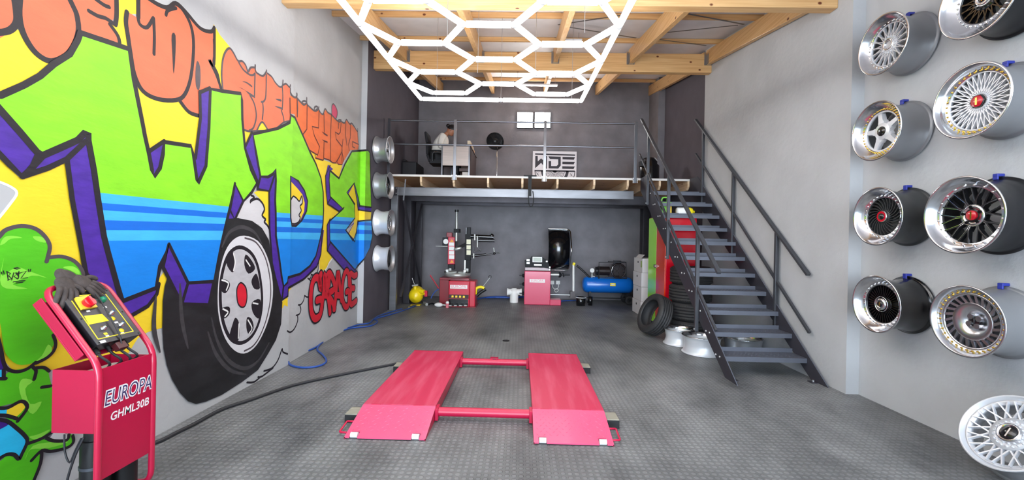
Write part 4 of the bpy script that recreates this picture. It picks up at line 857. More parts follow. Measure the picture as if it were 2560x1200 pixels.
Xi = (Matrix.Rotation(tl, 4, 'Y') @ XRm)
p = onX(2557, 1092, 2.93)
wheel('alloy_wheel', 'silver crossed-spoke alloy wheel on the floor leaning against the plain grey wall', None, R_, .17, loc=(3.105, 2.57, .209), X=Matrix.Rotation(.584, 4, 'Y') @ XRm, design='cross', barrel=m_sil, lip=m_whs, spoke=m_whs, cap='crest', Rf=.80, fd=.03)
# the four on the dark left wall
XL = Matrix(((0, 0, 1), (1, 0, 0), (0, 1, 0))).to_4x4()
for (py, lab, d, br, sp, bl) in ((373, 'silver five-spoke wheel, topmost on the charcoal left wall', 'five', m_sil, m_whs, 0), (463, 'grey wheel with black spokes, second down on the charcoal left wall', 'five', m_gun, m_bkg, 0),
                            (556, 'bright silver deep-lip wheel, third down on the charcoal left wall', 'star', m_whs, m_pol, 0), (646, 'silver many-spoke wheel, lowest on the charcoal left wall', 'turbine', m_whs, m_dgun, 0)):
    q = onX(940, py, WD_L+.012); W = .255 if py > 500 else .235
    wheel('alloy_wheel', lab, 'wheels on the charcoal left wall', .232, W, d, (WD_L+.012, q.y+.05, q.z), XL, br, m_sil, sp, cap='black' if d == 'five' else None, Rf=.72)
# three lying under the stair
XU = Matrix()
for (x, y, W, lab, b) in ((2.36, 5.385, .225, 'white alloy wheel lying flat on the floor, nearest the stair foot', m_whs), (2.245, 5.845, .215, 'white alloy wheel lying flat behind the nearest one, beside the leaning tyre', m_whs), (2.868, 5.36, .225, 'silver alloy wheel lying flat on the floor under the stair, against the wall', m_sil)):
    wheel('alloy_wheel', lab, 'wheels lying under the stair', .243 if y < 5.5 else .212, W, 'five', (x, y, .001), XU, b, m_pol, m_dgun, bolts=0, Rf=.72, fd=.10)
# ================================================================== MEZZANINE, RAILING, STAIR
m_steel = M('dark_steel', (118, 118, 122), .36, .5, var=.12, vs=4, stretch=(.6, 3, 3)); m_steelb = M('black_steel', (74, 71, 76), .38, .5, var=.15, vs=4)
m_strl = M('stair_steel', (98, 101, 112), .45, .25, var=.06, vs=6); m_hr = M('handrail_steel', (74, 75, 80), .4, .35)
m_strd = M('stair_stringer_paint', (62, 60, 68), .5, .2)
m_ply = timber('plywood', (.5, 4, 4), (186, 136, 92), (214, 166, 118)); m_joist = timber('joist_pine', (9, .6, 9), (206, 170, 130), (232, 204, 170)); m_edge = M('pale_board_edge', (216, 210, 204), .6)
m_bolt = M('zinc_bolt', (214, 214, 216), .3, .8)
MY, MZ = 7.65, 2.57
mz = thing('mezzanine', 'timber and steel mezzanine floor across the back of the garage', 'mezzanine', (.3, 8.8, 0))
mb = MB(); mb.box(WD_L+.004, WD_R-.004, MY+.004, 9.39, MZ-.03, MZ, m_ply); mb.box(WD_L+.004, 3.045, 9.39, YB-.004, MZ-.03, MZ, m_ply); mb.build('deck_board', mz)
mb = MB(); mb.box(WD_L+.004, 3.11, MY-.006, MY+.004, MZ-.034, MZ+.003, m_edge); mb.build('edge_strip', mz)
JX = [onY(x, 455, MY).x for x in (1052, 1134, 1220, 1306, 1394, 1486, 1570, 1612, 1650, 1722)]
for x in [-2.44]+JX:
    mb = MB(); h = .165; z0 = MZ-.03
    poly = [(MY+.008, z0), (MY+.008, z0-.10), (MY+.07, z0-h), (YB-.01, z0-h), (YB-.01, z0)]
    X = Matrix(((0, 0, 1, x-.019), (1, 0, 0, 0), (0, 1, 0, 0), (0, 0, 0, 1))); mb.prism(poly, X, 0, .038, m_joist); mb.build('joist', mz)
zj = MZ-.195
for y, za, zb, m, xr in ((7.93, zj-.165, zj-.003, m_steel, 2.14), (8.82, zj-.19, zj-.003, m_steelb, 3.0), (9.66, zj-.19, zj-.003, m_steelb, 3.0)):
    mb = MB(); mb.box(-2.40, xr, y, y+.07, za, zb, m); mb.box(-2.40, xr, y-.012, y, za, za+.012, m); mb.box(-2.40, xr, y-.012, y, zb-.012, zb, m)
    mb.build('steel_beam', mz, .003)
def colm(x0, x1, y, m, top):
    mb = MB(); mb.box(x0, x1, y, y+.1, .012, top, m); mb.box(x0-.03, x1+.03, y-.03, y+.13, 0, .012, m); mb.build('column', mz, .003)
for (pa, pb, y) in ((976, 992, 7.9), (1010, 1026, 8.8), (1038, 1054, 9.64)):
    colm(onY(pa, 600, y).x, onY(pb, 600, y).x, y, m_steel if y < 8 else m_steelb, zj-.003)
for y in (8.8, 9.64): colm(2.84, 2.98, y, m_steelb, zj-.003)
colm(2.06, 2.14, 7.93, m_steelb, zj-.17) if False else None
mb = MB(); mb.box(2.88, 3.04, 9.9, 10.06, 0, zj-.003, m_steelb); mb.build('column', mz)
mb = MB(); x = -2.28; mb.bar((x, 8.02, 2.2), (x, 9.64, .25), .045, .012, m_steelb); mb.bar((x-.014, 8.02, .25), (x-.014, 9.64, 2.2), .045, .012, m_steelb); mb.build('cross_brace', mz)
# gusset and bolts at the first column head
mb = MB(); a = onY(978, 468, 7.88); mb.box(a.x-.02, a.x+.12, 7.876, 7.888, zj-.17, zj-.003, m_steelb)
for (u, v) in ((.10, .03), (.10, .13)): mb.cyl((a.x+u-.0, 7.876, zj-v), (a.x+u, 7.868, zj-v), .012, m_bolt, 10)
mb.build('gusset_plate', mz)
# railing
m_gal = M('galvanised_rail', (128, 130, 136), .28, .85)
rail = thing('guard_rail', 'grey steel guard rail with two bars along the mezzanine front edge', 'railing', (-.1, MY-.03, MZ))
ry = MY-.035
posts = [onY(x, 380, ry).x for x in (972, 1137, 1362, 1589)]
zt = [onY(970, 298, ry).z, onY(1590, 311, ry).z]; zm = [onY(970, 358, ry).z, onY(1590, 370, ry).z]
ztop = sum(zt)/2+.0; zmid = sum(zm)/2
for i, x in enumerate(posts):
    mb = MB(); mb.box(x-.026, x+.026, ry-.006, ry+.006, MZ-.09, ztop+.03, m_gal if i else m_steelb)
    for u in (-.015, .015):
        if i: mb.cyl((x+u*2.6, ry-.006, MZ-.01), (x+u*2.6, ry-.03, MZ-.01), .012, m_bolt, 10); mb.cyl((x+u*2.6, ry-.008, MZ-.03), (x+u*2.6, ry-.008, MZ-.09), .006, m_bolt, 8)
    mb.build('post', rail, .002)
for z, nm in ((ztop, 'top_bar'), (zmid, 'middle_bar')):
    mb = MB(); mb.cyl((posts[0]-.02, ry+.022, z), (posts[-1]+.02, ry+.022, z), .0165, m_gal, 14); mb.build(nm, rail)
# ---- stair
XA, XB = 2.185, 3.075; r_, g_, y1 = .2045, .251, 4.47
stair = thing('staircase', 'open grey steel staircase with handrails climbing along the plain grey wall', 'staircase', ((XA+XB)/2, 4.5, 0))
slope = r_/g_; n = Vector((0, 1, slope)).normalized(); dn = Vector((0, slope, -1)).normalized()
def stringer(x, th):
    f0 = Vector((x, y1-.02, r_+.03)); pts = []
    yA = y1-.02-(r_+.03)/slope; top = MZ-.0; yT = y1-.02+(top-r_-.03)/slope
    wd = .20/cos(math.atan(slope)) ; poly = [(yA, 0), (yT, top), (min(yT+.2, MY-.012), top), (MY-.012, top-.05), (MY-.012, top-.24), (yA+wd/slope*1.02, 0)]
    poly = [(yA, 0), (yT, top)] + ([(MY-.012, top)] if yT < MY-.02 else []) + [(MY-.012, top-.22), (yA+.245, 0)]
    X = Matrix(((0, 0, 1, x-th/2), (1, 0, 0, 0), (0, 1, 0, 0), (0, 0, 0, 1))); mb = MB(); mb.prism(poly, X, 0, th, m_strd, m_strl); return mb
for x in (XA, XB):
    o = stringer(x, .010).build('stringer', stair)
    if x == XA:
        for i in range(11):
            for u in (.06, .15):
                mb = MB(); z = r_*(i+1)-.02; y = y1+g_*i+u; mb.lathe([(.012, 0), (.012, .005), (.007, .009), (.001, .010)], m_bolt, 12, Matrix(((0, 0, -1, x-.005), (0, 1, 0, y), (1, 0, 0, z), (0, 0, 0, 1)))); mb.build('bolt', o)
    mb = MB(); yb = y1-.18; s = 1 if x == XA else -1; mb.box(x+(.005 if s > 0 else -.075), x+(.075 if s > 0 else -.005), yb, yb+.07, 0, .008, m_strd); mb.cyl((x+s*.04, yb+.035, .008), (x+s*.04, yb+.035, .025), .011, m_bolt, 8); mb.build('floor_bracket', stair)
for i in range(11):
    z = r_*(i+1); ya = y1+g_*i; yb = ya+.245; mb = MB()
    mb.box(XA+.006, XB-.006, ya, yb, z-.005, z, m_strl); mb.box(XA+.006, XB-.006, ya, ya+.005, z-.05, z-.005, m_strl); mb.box(XA+.006, XB-.006, yb-.005, yb, z, z+.045, m_strl)
    if i < 4:
        k = 0; yy = ya+.02
        while yy < yb-.02:
            xx = XA+.03+(.02 if k % 2 else 0); q = 0
            while xx < XB-.03:
                an = radians(45 if (q+k) % 2 else -45); c = Vector((xx, yy, z)); d = Vector((cos(an), sin(an), 0))*.013; s_ = Vector((-sin(an), cos(an), 0))*.0035
                mb.add([c-d, c-s_, c+d, c+s_, c+Vector((0, 0, .0022))], [(0, 1, 4), (1, 2, 4), (2, 3, 4), (3, 0, 4)], m_strl); xx += .04; q += 1
            yy += .03; k += 1
    mb.build('tread', stair)
def handrail(x, tops, mids, posts, lab):
    h = thing('handrail', None, None); h.parent = stair
    h.location = -Vector(stair.location); h['label'] = lab; del_ = None
    T = [onX(*q, x) for q in tops]; Mi = [onX(*q, x) for q in mids]
    mb = MB(); mb.bar(T[0], T[1], .045, .03, m_hr, n); mb.build('top_rail', h, .003)
    mb = MB(); mb.bar(Mi[0], Mi[1], .028, .028, m_hr, n); mb.build('middle_rail', h, .003)
    for (a, b) in posts:
        p, q = onX(*a, x), onX(*b, x); yy = (p.y+q.y)/2; zt_ = T[0].z+(T[1].z-T[0].z)*(yy-T[0].y)/(T[1].y-T[0].y)-.012
        mb = MB(); mb.box(x-.02, x+.02, yy-.02, yy+.02, q.z, zt_, m_hr); 
        if x < 2.5: mb.cyl((x-.02, yy, q.z+.03), (x-.03, yy, q.z+.03), .012, m_bolt, 10)
        mb.build('post', h, .003)
handrail(XA-.028, ((1604, 298), (1798, 683)), ((1599, 385), (1790, 826)), (((1620, 337), (1620, 512)), ((1670, 440), (1671, 648)), ((1742, 590), (1743, 830))), 'handrail on the open side')
handrail(XB+.0, ((1739, 299), (2021, 687)), ((1739, 384), (2024, 832)), (((1758, 337), (1756, 506)), ((1835, 445), (1829, 640)), ((1945, 580), (1935, 822))), 'handrail on the wall side')
# strap hanging from the deck edge
mb = MB(); a = onY(1325, 442, MY-.04); mb.box(a.x-.115, a.x+.12, MY-.05, MY+.10, MZ+.004, MZ+.022, m_rub)
mb.box(a.x-.03, a.x+.03, MY-.052, MY-.04, MZ-.36, MZ+.006, m_rub)
lp = [onY(x, y, MY-.045) for x, y in ((1322, 470), (1321, 495), (1323, 512), (1327, 516), (1332, 512), (1334, 495), (1332, 478))]; mb.tube(smoothpts(lp), .009, m_rub, 8)
tag(mb.build('hanging_strap'), 'black strap with a loop hanging over the mezzanine edge', 'strap')
mb = MB(); mb.bar(onY(1014, 448, MY-.0105), onY(1009, 501, MY-.0105), .022, .01, m_steel, (0, 1, 0)); tag(mb.build('hanging_strip'), 'thin grey strip hanging at the left end of the mezzanine edge', 'strip')
# ---- things standing on the mezzanine
m_lam = M('pale_wood_laminate', (204, 190, 182), .5, var=.07, vs=5, stretch=(.4, 1, 8)); m_dkw = M('dark_brown_edge', (60, 40, 38), .5)
DX0, DX1, DY0, DY1, DT = -1.625, -1.045, 8.4, 9.62, MZ+.735
desk = thing('desk', 'pale wood desk with grey metal legs on the mezzanine', 'desk', ((DX0+DX1)/2, 9, MZ))
mb = MB(); mb.box(DX0-.01, DX1+.01, DY0-.02, DY1, DT-.025, DT, m_dkw); mb.build('desk_top', desk, .004)
mb = MB(); mb.box(DX0+.025, DX1-.03, DY0, DY0+.016, DT-.42, DT-.03, m_lam); mb.build('end_panel', desk)
for x in (DX0, DX1-.028):
    for y in (DY0, DY1-.05): mb = MB(); mb.box(x, x+.028, y, y+.028, MZ, DT-.025, m_gal); mb.build('leg', desk)
mb = MB(); mb.box(DX1-.012, DX1-.0, DY0+.03, DY1-.06, MZ+.03, DT-.03, m_dkw); mb.build('side_panel', desk)
mb = MB(); mb.box(DX1-.22, DX1-.03, DY0+.05, DY0+.45, MZ+.21, MZ+.27, m_dkw); mb.box(DX1-.16, DX1-.04, DY0+.08, DY0+.4, MZ+.0, MZ+.2, m_edge); mb.build('drawer_unit', desk)
m_pap = M('cream_paper', (226, 206, 178), .7); m_pap2 = M('tan_card', (196, 150, 110), .7)
for i, (y, h, m, lab) in enumerate(((8.5, .11, m_pap, 'cream card folder at the near end of the desk edge'), (8.72, .115, m_pap2, 'tan card folder second along the desk edge'), (8.95, .10, m_pap, 'cream card folder third along the desk edge'), (9.2, .08, m_pap2, 'tan card folder farthest along the desk edge'))):
    mb = MB(); mb.box(DX1-.07, DX1-.01, y, y+.15, DT, DT+h, m); mb.box(DX1-.068, DX1-.012, y+.01, y+.14, DT+h, DT+h+.004, m_wv); tag(mb.build('card_folder', None, .003), lab, 'folder', 'folders on the desk')
# chair
m_chb = M('black_chair_fabric', (30, 29, 33), .75); m_skin = M('brown_skin', (176, 118, 88), .5, var=.05); m_hair = M('black_hair', (26, 20, 22), .45, var=.3, vs=30, stretch=(6, 1, 1)); m_top = M('cream_knit', (232, 224, 214), .8, bump=.2, bs=50); m_trs = M('black_trousers', (24, 23, 27), .7)
CX, CY = -1.70, 8.92
ch = thing('office_chair', 'black high-back office chair at the desk', 'chair', (CX, CY, MZ))
mb = MB(); mb.prism([(-.24, -.22), (.22, -.22), (.24, -.15), (.24, .15), (.22, .22), (-.24, .22)], Matrix.Translation((CX, CY, MZ+.41)), 0, .08, m_chb); mb.build('seat', ch, .03, seg=3)
mb = MB()
bk = [(-.23, .44), (-.29, .6), (-.30, .85), (-.335, 1.08)]
for (a, b) in zip(bk[:-1], bk[1:]): mb.bar((CX+a[0], CY, MZ+a[1]), (CX+b[0], CY, MZ+b[1]), .42, .05, m_chb, (1, 0, 0))
mb.build('backrest', ch, .02)
mb = MB(); mb.cyl((CX, CY, MZ+.08), (CX, CY, MZ+.41), .028, m_blackp, 14); mb.build('gas_lift', ch)
mb = MB()
for i in range(5):
    a = 2*pi*i/5+.3; mb.bar((CX, CY, MZ+.09), (CX+.28*cos(a), CY+.28*sin(a), MZ+.07), .045, .03, m_blackp); mb.ball((CX+.27*cos(a), CY+.27*sin(a), MZ+.03), .03, m_blackp, None, 10, 8)
mb.build('star_base', ch)
for s in (-1, 1):
    mb = MB(); mb.tube(fillet([(CX-.16, CY+s*.25, MZ+.45), (CX-.16, CY+s*.27, MZ+.63), (CX+.1, CY+s*.27, MZ+.63)], .05), .018, m_blackp, 10); mb.build('armrest', ch)
# seated person
def skinbody(name, parent, chains, m, sub=2):
    me = bpy.data.meshes.new(name); o = bpy.data.objects.new(name, me); COL.objects.link(o); o.parent = parent
    inv = root_matrix(parent).inverted(); vs, es, rs, idx = [], [], [], {}
    for chn in chains:
        prev = None
        for (p, r) in chn:
            key = tuple(round(c, 4) for c in p)
            if key not in idx: idx[key] = len(vs); vs.append(inv @ Vector(p)); rs.append(r)
            if prev is not None and prev != idx[key]: es.append((prev, idx[key]))
            prev = idx[key]
    me.from_pydata(vs, es, []); me.materials.append(m)
    o.modifiers.new('skin', 'SKIN'); me.skin_vertices.new(name='') if not me.skin_vertices else None
    for i, r in enumerate(rs):
        r = r if isinstance(r, tuple) else (r, r); me.skin_vertices[0].data[i].radius = r
    me.skin_vertices[0].data[0].use_root = True
    s = o.modifiers.new('sub', 'SUBSURF'); s.levels = sub; s.render_levels = sub
    for p in me.polygons: p.use_smooth = True
    o.modifiers['skin'].use_smooth_shade = True
    return o
per = thing('person', 'person in cream top and black trousers bending over the desk, dark hair in a bun', 'person', (CX, CY, MZ+.49))
z0 = MZ
pel = (CX-.10, CY, z0+.57); sp1 = (CX-.10, CY, z0+.72); sp2 = (CX-.055, CY, z0+.87); chs = (CX+.0, CY, z0+.98); nk0 = (CX+.055, CY, z0+1.055); nk1 = (CX+.10, CY, z0+1.10); hd = (CX+.155, CY, z0+1.135)
ch_ = [[(pel, (.115, .09)), (sp1, (.12, .085)), (sp2, (.135, .095)), (chs, (.14, .095)), (nk0, .058), (nk1, .050), (hd, .055)]]
for s in (-1, 1):
    sh_ = (CX+.02, CY+s*.16, z0+1.0); el = (CX-.02, CY+s*.21, z0+.76); wr = (CX+.20, CY+s*.15, z0+.775); 
    ch_.append([(chs, (.14, .095)), (sh_, .058), ((CX+.0, CY+s*.19, z0+.88), .047), (el, .042), ((CX+.10, CY+s*.18, z0+.765), .038), (wr, .028)])
    hip = (CX-.08, CY+s*.09, z0+.555); kn = (CX+.34, CY+s*.10, z0+.52); an = (CX+.30, CY+s*.10, z0+.09)
    ch_.append([(pel, (.115, .09)), (hip, .078), ((CX+.14, CY+s*.10, z0+.545), .078), (kn, .058), ((CX+.33, CY+s*.10, z0+.32), .052), (an, .036), ((CX+.42, CY+s*.10, z0+.045), .032)])
body = skinbody('body', per, ch_, m_skin)
# head with face, turned down to the desk
mb = MB(); hc = Vector((CX+.185, CY, z0+1.165)); Xh = Matrix.Translation(hc) @ Matrix.Rotation(radians(38), 4, 'Y')
mb.X = Xh
prof_ = [(-.115, .012), (-.105, .045), (-.08, .062), (-.04, .070), (0, .075), (.04, .078), (.08, .070), (.105, .045), (.118, .012)]
vs, fs = [], []; nA = 24
for zz, rr_ in prof_:
    for j in range(nA):
        a = 2*pi*j/nA; fx = rr_*1.22*cos(a)*(1 if cos(a) < 0 else (1.0 if zz > -.02 else .95))+(.018 if zz < -.05 and cos(a) > 0 else 0); vs.append((fx, rr_*sin(a), zz))
for i in range(len(prof_)-1):
    for j in range(nA): fs.append((i*nA+j, i*nA+(j+1) % nA, (i+1)*nA+(j+1) % nA, (i+1)*nA+j))
fs.append(tuple(reversed(range(nA)))); fs.append(tuple((len(prof_)-1)*nA+j for j in range(nA)))
mb.add(vs, fs, m_skin, True)
mb.ball((.096, 0, -.022), (.020, .013, .022), m_skin); mb.ball((.088, 0, -.065), (.012, .022, .007), M('lips', (150, 78, 70), .5))
for s in (-1, 1): mb.ball((.082, s*.03, .006), (.012, .014, .008), M('eye_white', (230, 228, 224), .3)); mb.ball((.090, s*.03, .005), (.006, .007, .007), m_bkg); mb.ball((.0, s*.078, -.01), (.020, .010, .030), m_skin); mb.ball((.086, s*.03, .022), (.008, .018, .004), m_hair)
hdO = mb.build('head', per)
mb = MB(); mb.X = Xh
vs, fs = [], []
for i in range(9):
    t = pi*.62*i/8
    for j in range(24):
        a = 2*pi*j/24; front = max(0, cos(a)); tt = t*(1-.42*front)
        vs.append((.106*sin(tt)*cos(a)-.006, .090*sin(tt)*sin(a), .03+.105*cos(tt)-.012))
for i in range(8):
    for j in range(24): fs.append((i*24+j, (i+1)*24+j, (i+1)*24+(j+1) % 24, i*24+(j+1) % 24))
mb.add(vs, fs, m_hair, True); mb.ball((-.118, 0, .028), (.042, .045, .042), m_hair); mb.build('hair', per)
g = 1.13
top_ch = [[(pel, (.165, .135)), (sp1, (.155, .112)), (sp2, (.175, .132)), (chs, (.178, .128)), ((CX+.04, CY, z0+1.04), .085)]]
for s in (-1, 1):
    top_ch.append([(chs, (.178, .128)), ((CX+.02, CY+s*.16, z0+1.0), .078), ((CX+.0, CY+s*.19, z0+.88), .062), ((CX-.02, CY+s*.21, z0+.76), .058), ((CX+.10, CY+s*.18, z0+.765), .050), ((CX+.17, CY+s*.16, z0+.772), .040)])
skinbody('knit_top', per, top_ch, m_top)
tr = []
for s in (-1, 1):
    tr.append([((CX-.10, CY, z0+.56), (.16, .115)), ((CX-.08, CY+s*.09, z0+.555), .098), ((CX+.14, CY+s*.10, z0+.545), .088), ((CX+.34, CY+s*.10, z0+.52), .068), ((CX+.33, CY+s*.10, z0+.32), .062), ((CX+.30, CY+s*.10, z0+.10), .05)])
skinbody('trousers', per, tr, m_trs)
mb = MB(); mb.lathe([(.172, -.014), (.172, .014)], m_trs, 32, Matrix.Translation((CX-.10, CY, z0+.685)) @ Matrix.Diagonal((.93, 1.12, 1, 1))); mb.build('waist_band', per)
for s in (-1, 1):
    mb = MB(); b0 = Vector((CX+.20, CY+s*.15, DT+.02)); mb.ball(b0+Vector((.045, 0, 0)), (.05, .036, .016), m_skin)
    for i in range(4): yy = (i-1.5)*.018; mb.tube(smoothpts([b0+Vector((.08, yy, .0)), b0+Vector((.115, yy, .006)), b0+Vector((.145-abs(i-1.5)*.01, yy, -.006))]), .008, m_skin, 8)
    mb.tube(smoothpts([b0+Vector((.03, -s*.03, 0)), b0+Vector((.06, -s*.055, .002)), b0+Vector((.09, -s*.058, -.004))]), .009, m_skin, 8); mb.build('hand', per)
    mb = MB(); f = Vector((CX+.42, CY+s*.10, z0)); mb.prism([(-.13, -.04), (.08, -.045), (.13, -.02), (.13, .02), (.08, .045), (-.13, .04)], Matrix.Translation(f), .001, .07, m_bks); mb.build('shoe', per, .015)
# pedestal fan
m_fan = M('fan_black', (22, 22, 25), .4)
FX, FY = onY(1242, 440, 9.0).x, 9.0; fc_ = onY(1238, 353, 8.93)
fan = thing('pedestal_fan', 'black round pedestal fan on a chrome pole behind the guard rail', 'fan', (FX, FY, MZ))
mb = MB(); mb.lathe([(.19, 0), (.19, .02), (.14, .035), (.03, .05), (.001, .05)], m_fan, 36, Matrix.Translation((FX, FY, MZ))); mb.build('base', fan)
mb = MB(); mb.cyl((FX, FY, MZ+.05), (FX, FY, fc_.z-.12), .013, m_chr, 14); mb.cyl((FX, FY, MZ+.62), (FX, FY, MZ+.72), .021, m_chr, 14); mb.build('pole', fan)
mb = MB(); XF = Matrix.Translation((fc_.x, 8.93, fc_.z)) @ Matrix.Rotation(radians(14), 4, 'Z') @ Matrix.Rotation(radians(90), 4, 'X')
mb.X = XF; R = .185
for rr_ in (R, R*.9, R*.8, R*.7, R*.6, R*.5, R*.4, R*.3): z = .05*sqrt(max(0, 1-(rr_/R)**2)); mb.tube([(rr_*cos(2*pi*j/40), rr_*sin(2*pi*j/40), z) for j in range(40)], .0025 if rr_ < R else .008, m_fan, 6, True)
for i in range(36): a = 2*pi*i/36; mb.tube([(r*R*cos(a), r*R*sin(a), .05*sqrt(max(0, 1-r*r))) for r in (.25, .5, .75, 1)], .0018, m_fan, 5)
mb.lathe([(.055, .045), (.05, .055), (.001, .058)], m_fan, 24); gr = mb.build('front_grille', fan)
mb = MB(); mb.X = XF; mb.lathe([(R, 0), (R, -.02), (R*.8, -.05), (R*.3, -.07), (.06, -.075), (.06, -.16), (.001, -.17)], m_fan, 36); mb.build('motor_housing', fan)
mb = MB(); mb.X = XF
for i in range(3):
    a = 2*pi*i/3; mb.add([(.03*cos(a-.3), .03*sin(a-.3), -.01), (R*.85*cos(a-.42), R*.85*sin(a-.42), -.02), (R*.88*cos(a+.3), R*.88*sin(a+.3), .015), (.03*cos(a+.5), .03*sin(a+.5), .01), (.03*cos(a-.3), .03*sin(a-.3), -.006), (R*.85*cos(a-.42), R*.85*sin(a-.42), -.016), (R*.88*cos(a+.3), R*.88*sin(a+.3), .019), (.03*cos(a+.5), .03*sin(a+.5), .014)], [(3, 2, 1, 0), (4, 5, 6, 7), (0, 1, 5, 4), (1, 2, 6, 5), (2, 3, 7, 6), (3, 0, 4, 7)], m_fan)
mb.build('fan_blade', fan)
mb = MB(); mb.cyl((FX, FY, fc_.z-.12), (fc_.x+.03, 9.0, fc_.z), .022, m_fan, 12); mb.build('tilt_joint', fan)
# board with lettering, leaning on the back wall
BY_ = YB-.16
def qb(l): return [(p.x, p.z) for p in (onY(1190+x/6.667, 300+y/6.667, BY_) for x, y in l)]
bd = thing('logo_board', 'white board with black WDE lettering and half wheel, leaning on the back wall', 'sign', (.7, BY_, MZ))
c4 = qb([(948, 512), (1680, 530), (1668, 1000), (935, 990)]); xb0, xb1, zt_ = c4[0][0], c4[1][0], (c4[0][1]+c4[1][1])/2
tiltb = Matrix.Translation((0, BY_, 0))
mb = MB(); mb.box(xb0, xb1, BY_, BY_+.02, MZ+.002, zt_, M('white_board', (236, 232, 236), .45)); mb.build('panel', bd, .002)
XBd = Matrix(((1, 0, 0, 0), (0, 0, -1, BY_), (0, 1, 0, 0), (0, 0, 0, 1)))
m_ink = M('board_black', (34, 22, 34), .5)
def ink(nm, ls):
    mb = MB()
    for l in ls: mb.prism(qb(l), XBd, .0005, .003, m_ink)
    return mb.build(nm, bd)
ink('stripe', [[(985, 555), (1652, 575), (1652, 598), (985, 578)]])
ink('letter', [[(988, 600), (1028, 600), (1030, 690), (1085, 640), (1112, 665), (1140, 640), (1140, 600), (1186, 600), (1180, 820), (1140, 780), (1085, 715), (985, 805)]])['label'] = 'letter W'
ink('letter', [[(1205, 605), (1412, 612), (1412, 760), (1370, 810), (1210, 805), (1210, 685), (1252, 685), (1252, 768), (1345, 768), (1370, 740), (1370, 655), (1232, 650)]])['label'] = 'letter D'
ink('letter', [[(1442, 615), (1650, 620), (1632, 662), (1442, 656)]])['label'] = 'top bar of letter E'; ink('letter', [[(1440, 695), (1648, 698), (1628, 740), (1440, 735)]])['label'] = 'middle bar of letter E'; ink('letter', [[(1438, 770), (1648, 775), (1625, 818), (1438, 812)]])['label'] = 'bottom bar of letter E'
cx, cz = qb([(1315, 845)])[0]; Rb = qb([(1545, 845)])[0][0]-cx
mb = MB(); xl, xr = qb([(975, 830)])[0][0], qb([(1643, 840)])[0][0]; zl = qb([(975, 832)])[0][1]
mb.box(xl, xr, BY_-.003, BY_-.0005, zl-.035, zl, m_ink); 
def arc(r0, r1, m, a0=0., a1=pi):
    k = 32; P = [(cx+r1*cos(a0+(a1-a0)*j/k), cz-r1*sin(a0+(a1-a0)*j/k)) for j in range(k+1)]+[(cx+r0*cos(a0+(a1-a0)*j/k), cz-r0*sin(a0+(a1-a0)*j/k)) for j in range(k, -1, -1)]
    mb.prism(P, XBd, .0005, .003, m)
arc(Rb*.80, Rb, m_ink); arc(Rb*.68, Rb*.71, m_ink); 
for s in (-1, 1): arc(Rb*1.42, Rb*1.47, m_ink, 0 if s > 0 else pi*.58, pi*.42 if s > 0 else pi)
for i in range(9):
    a = pi*(i+.5)/9
    for s in (-1, 1): 
        a2 = a+s*.12; P = [(cx+r*cos(q), cz-r*sin(q)) for r, q in ((Rb*.2, a-.05), (Rb*.2, a+.05), (Rb*.66, a2+.02), (Rb*.66, a2-.02))]; mb.prism(P, XBd, .0005, .003, m_ink)
arc(.0, Rb*.16, m_ink)
for (ux, uy) in ((1025, 900), (1587, 915)):
    c = qb([(ux, uy)])[0]
    for s in (-1, 1): d = .032; mb.prism([(c[0]-d, c[1]-s*d-.006), (c[0]-d+.01, c[1]-s*d+.0), (c[0]+d, c[1]+s*d+.006), (c[0]+d-.01, c[1]+s*d)] if s > 0 else [(c[0]-d, c[1]+d), (c[0]-d+.012, c[1]+d+.004), (c[0]+d, c[1]-d), (c[0]+d-.012, c[1]-d-.004)], XBd, .0005, .003, m_ink)
mb.build('wheel_emblem', bd)
# dark storage bench at the left end
a, b = onY(980, 425, 8.6), onY(1040, 440, 8.6); mb = MB(); mb.box(WD_L+.03, b.x, 8.6, 9.3, MZ+.003, MZ+.42, m_chb); mb.box(WD_L+.03, b.x-.22, 8.6, 9.3, MZ+.42, MZ+.47, m_chb)
tag(mb.build('storage_bench', None, .03), 'low black bench at the left end of the mezzanine', 'bench')
# black wet-and-dry vacuum with a hose
vx = onY(1622, 440, 8.5).x; vac = thing('vacuum_cleaner', 'black vacuum cleaner with a grey hose at the right end of the mezzanine', 'vacuum cleaner', (vx, 8.5, MZ))
mb = MB(); mb.lathe([(.001, .06), (.19, .06), (.2, .1), (.2, .38), (.17, .42), (.17, .46), (.12, .54), (.001, .56)], m_bkg, 32, Matrix.Translation((vx, 8.5, MZ))); mb.box(vx-.21, vx-.15, 8.34, 8.5, MZ+.36, MZ+.46, m_blackp); mb.build('tank', vac)
for i in range(4): a = pi/4+i*pi/2; mb = MB(); mb.ball((vx+.15*cos(a), 8.5+.15*sin(a), MZ+.035), .034, m_blackp, None, 12, 8); mb.build('caster', vac)
mb = MB(); pts = [onY(x, y, 8.42) for x, y in ((1618, 402), (1628, 396), (1638, 397), (1643, 408), (1643, 425), (1640, 440), (1637, 456))]; mb.tube(smoothpts(pts), .018, M('grey_hose', (168, 164, 162), .5), 10); mb.tube(smoothpts([Vector((vx, 8.42, MZ+.5)), pts[0]+Vector((-.06, 0, -.03)), pts[0]]), .026, m_blackp, 10); mb.build('suction_hose', vac)
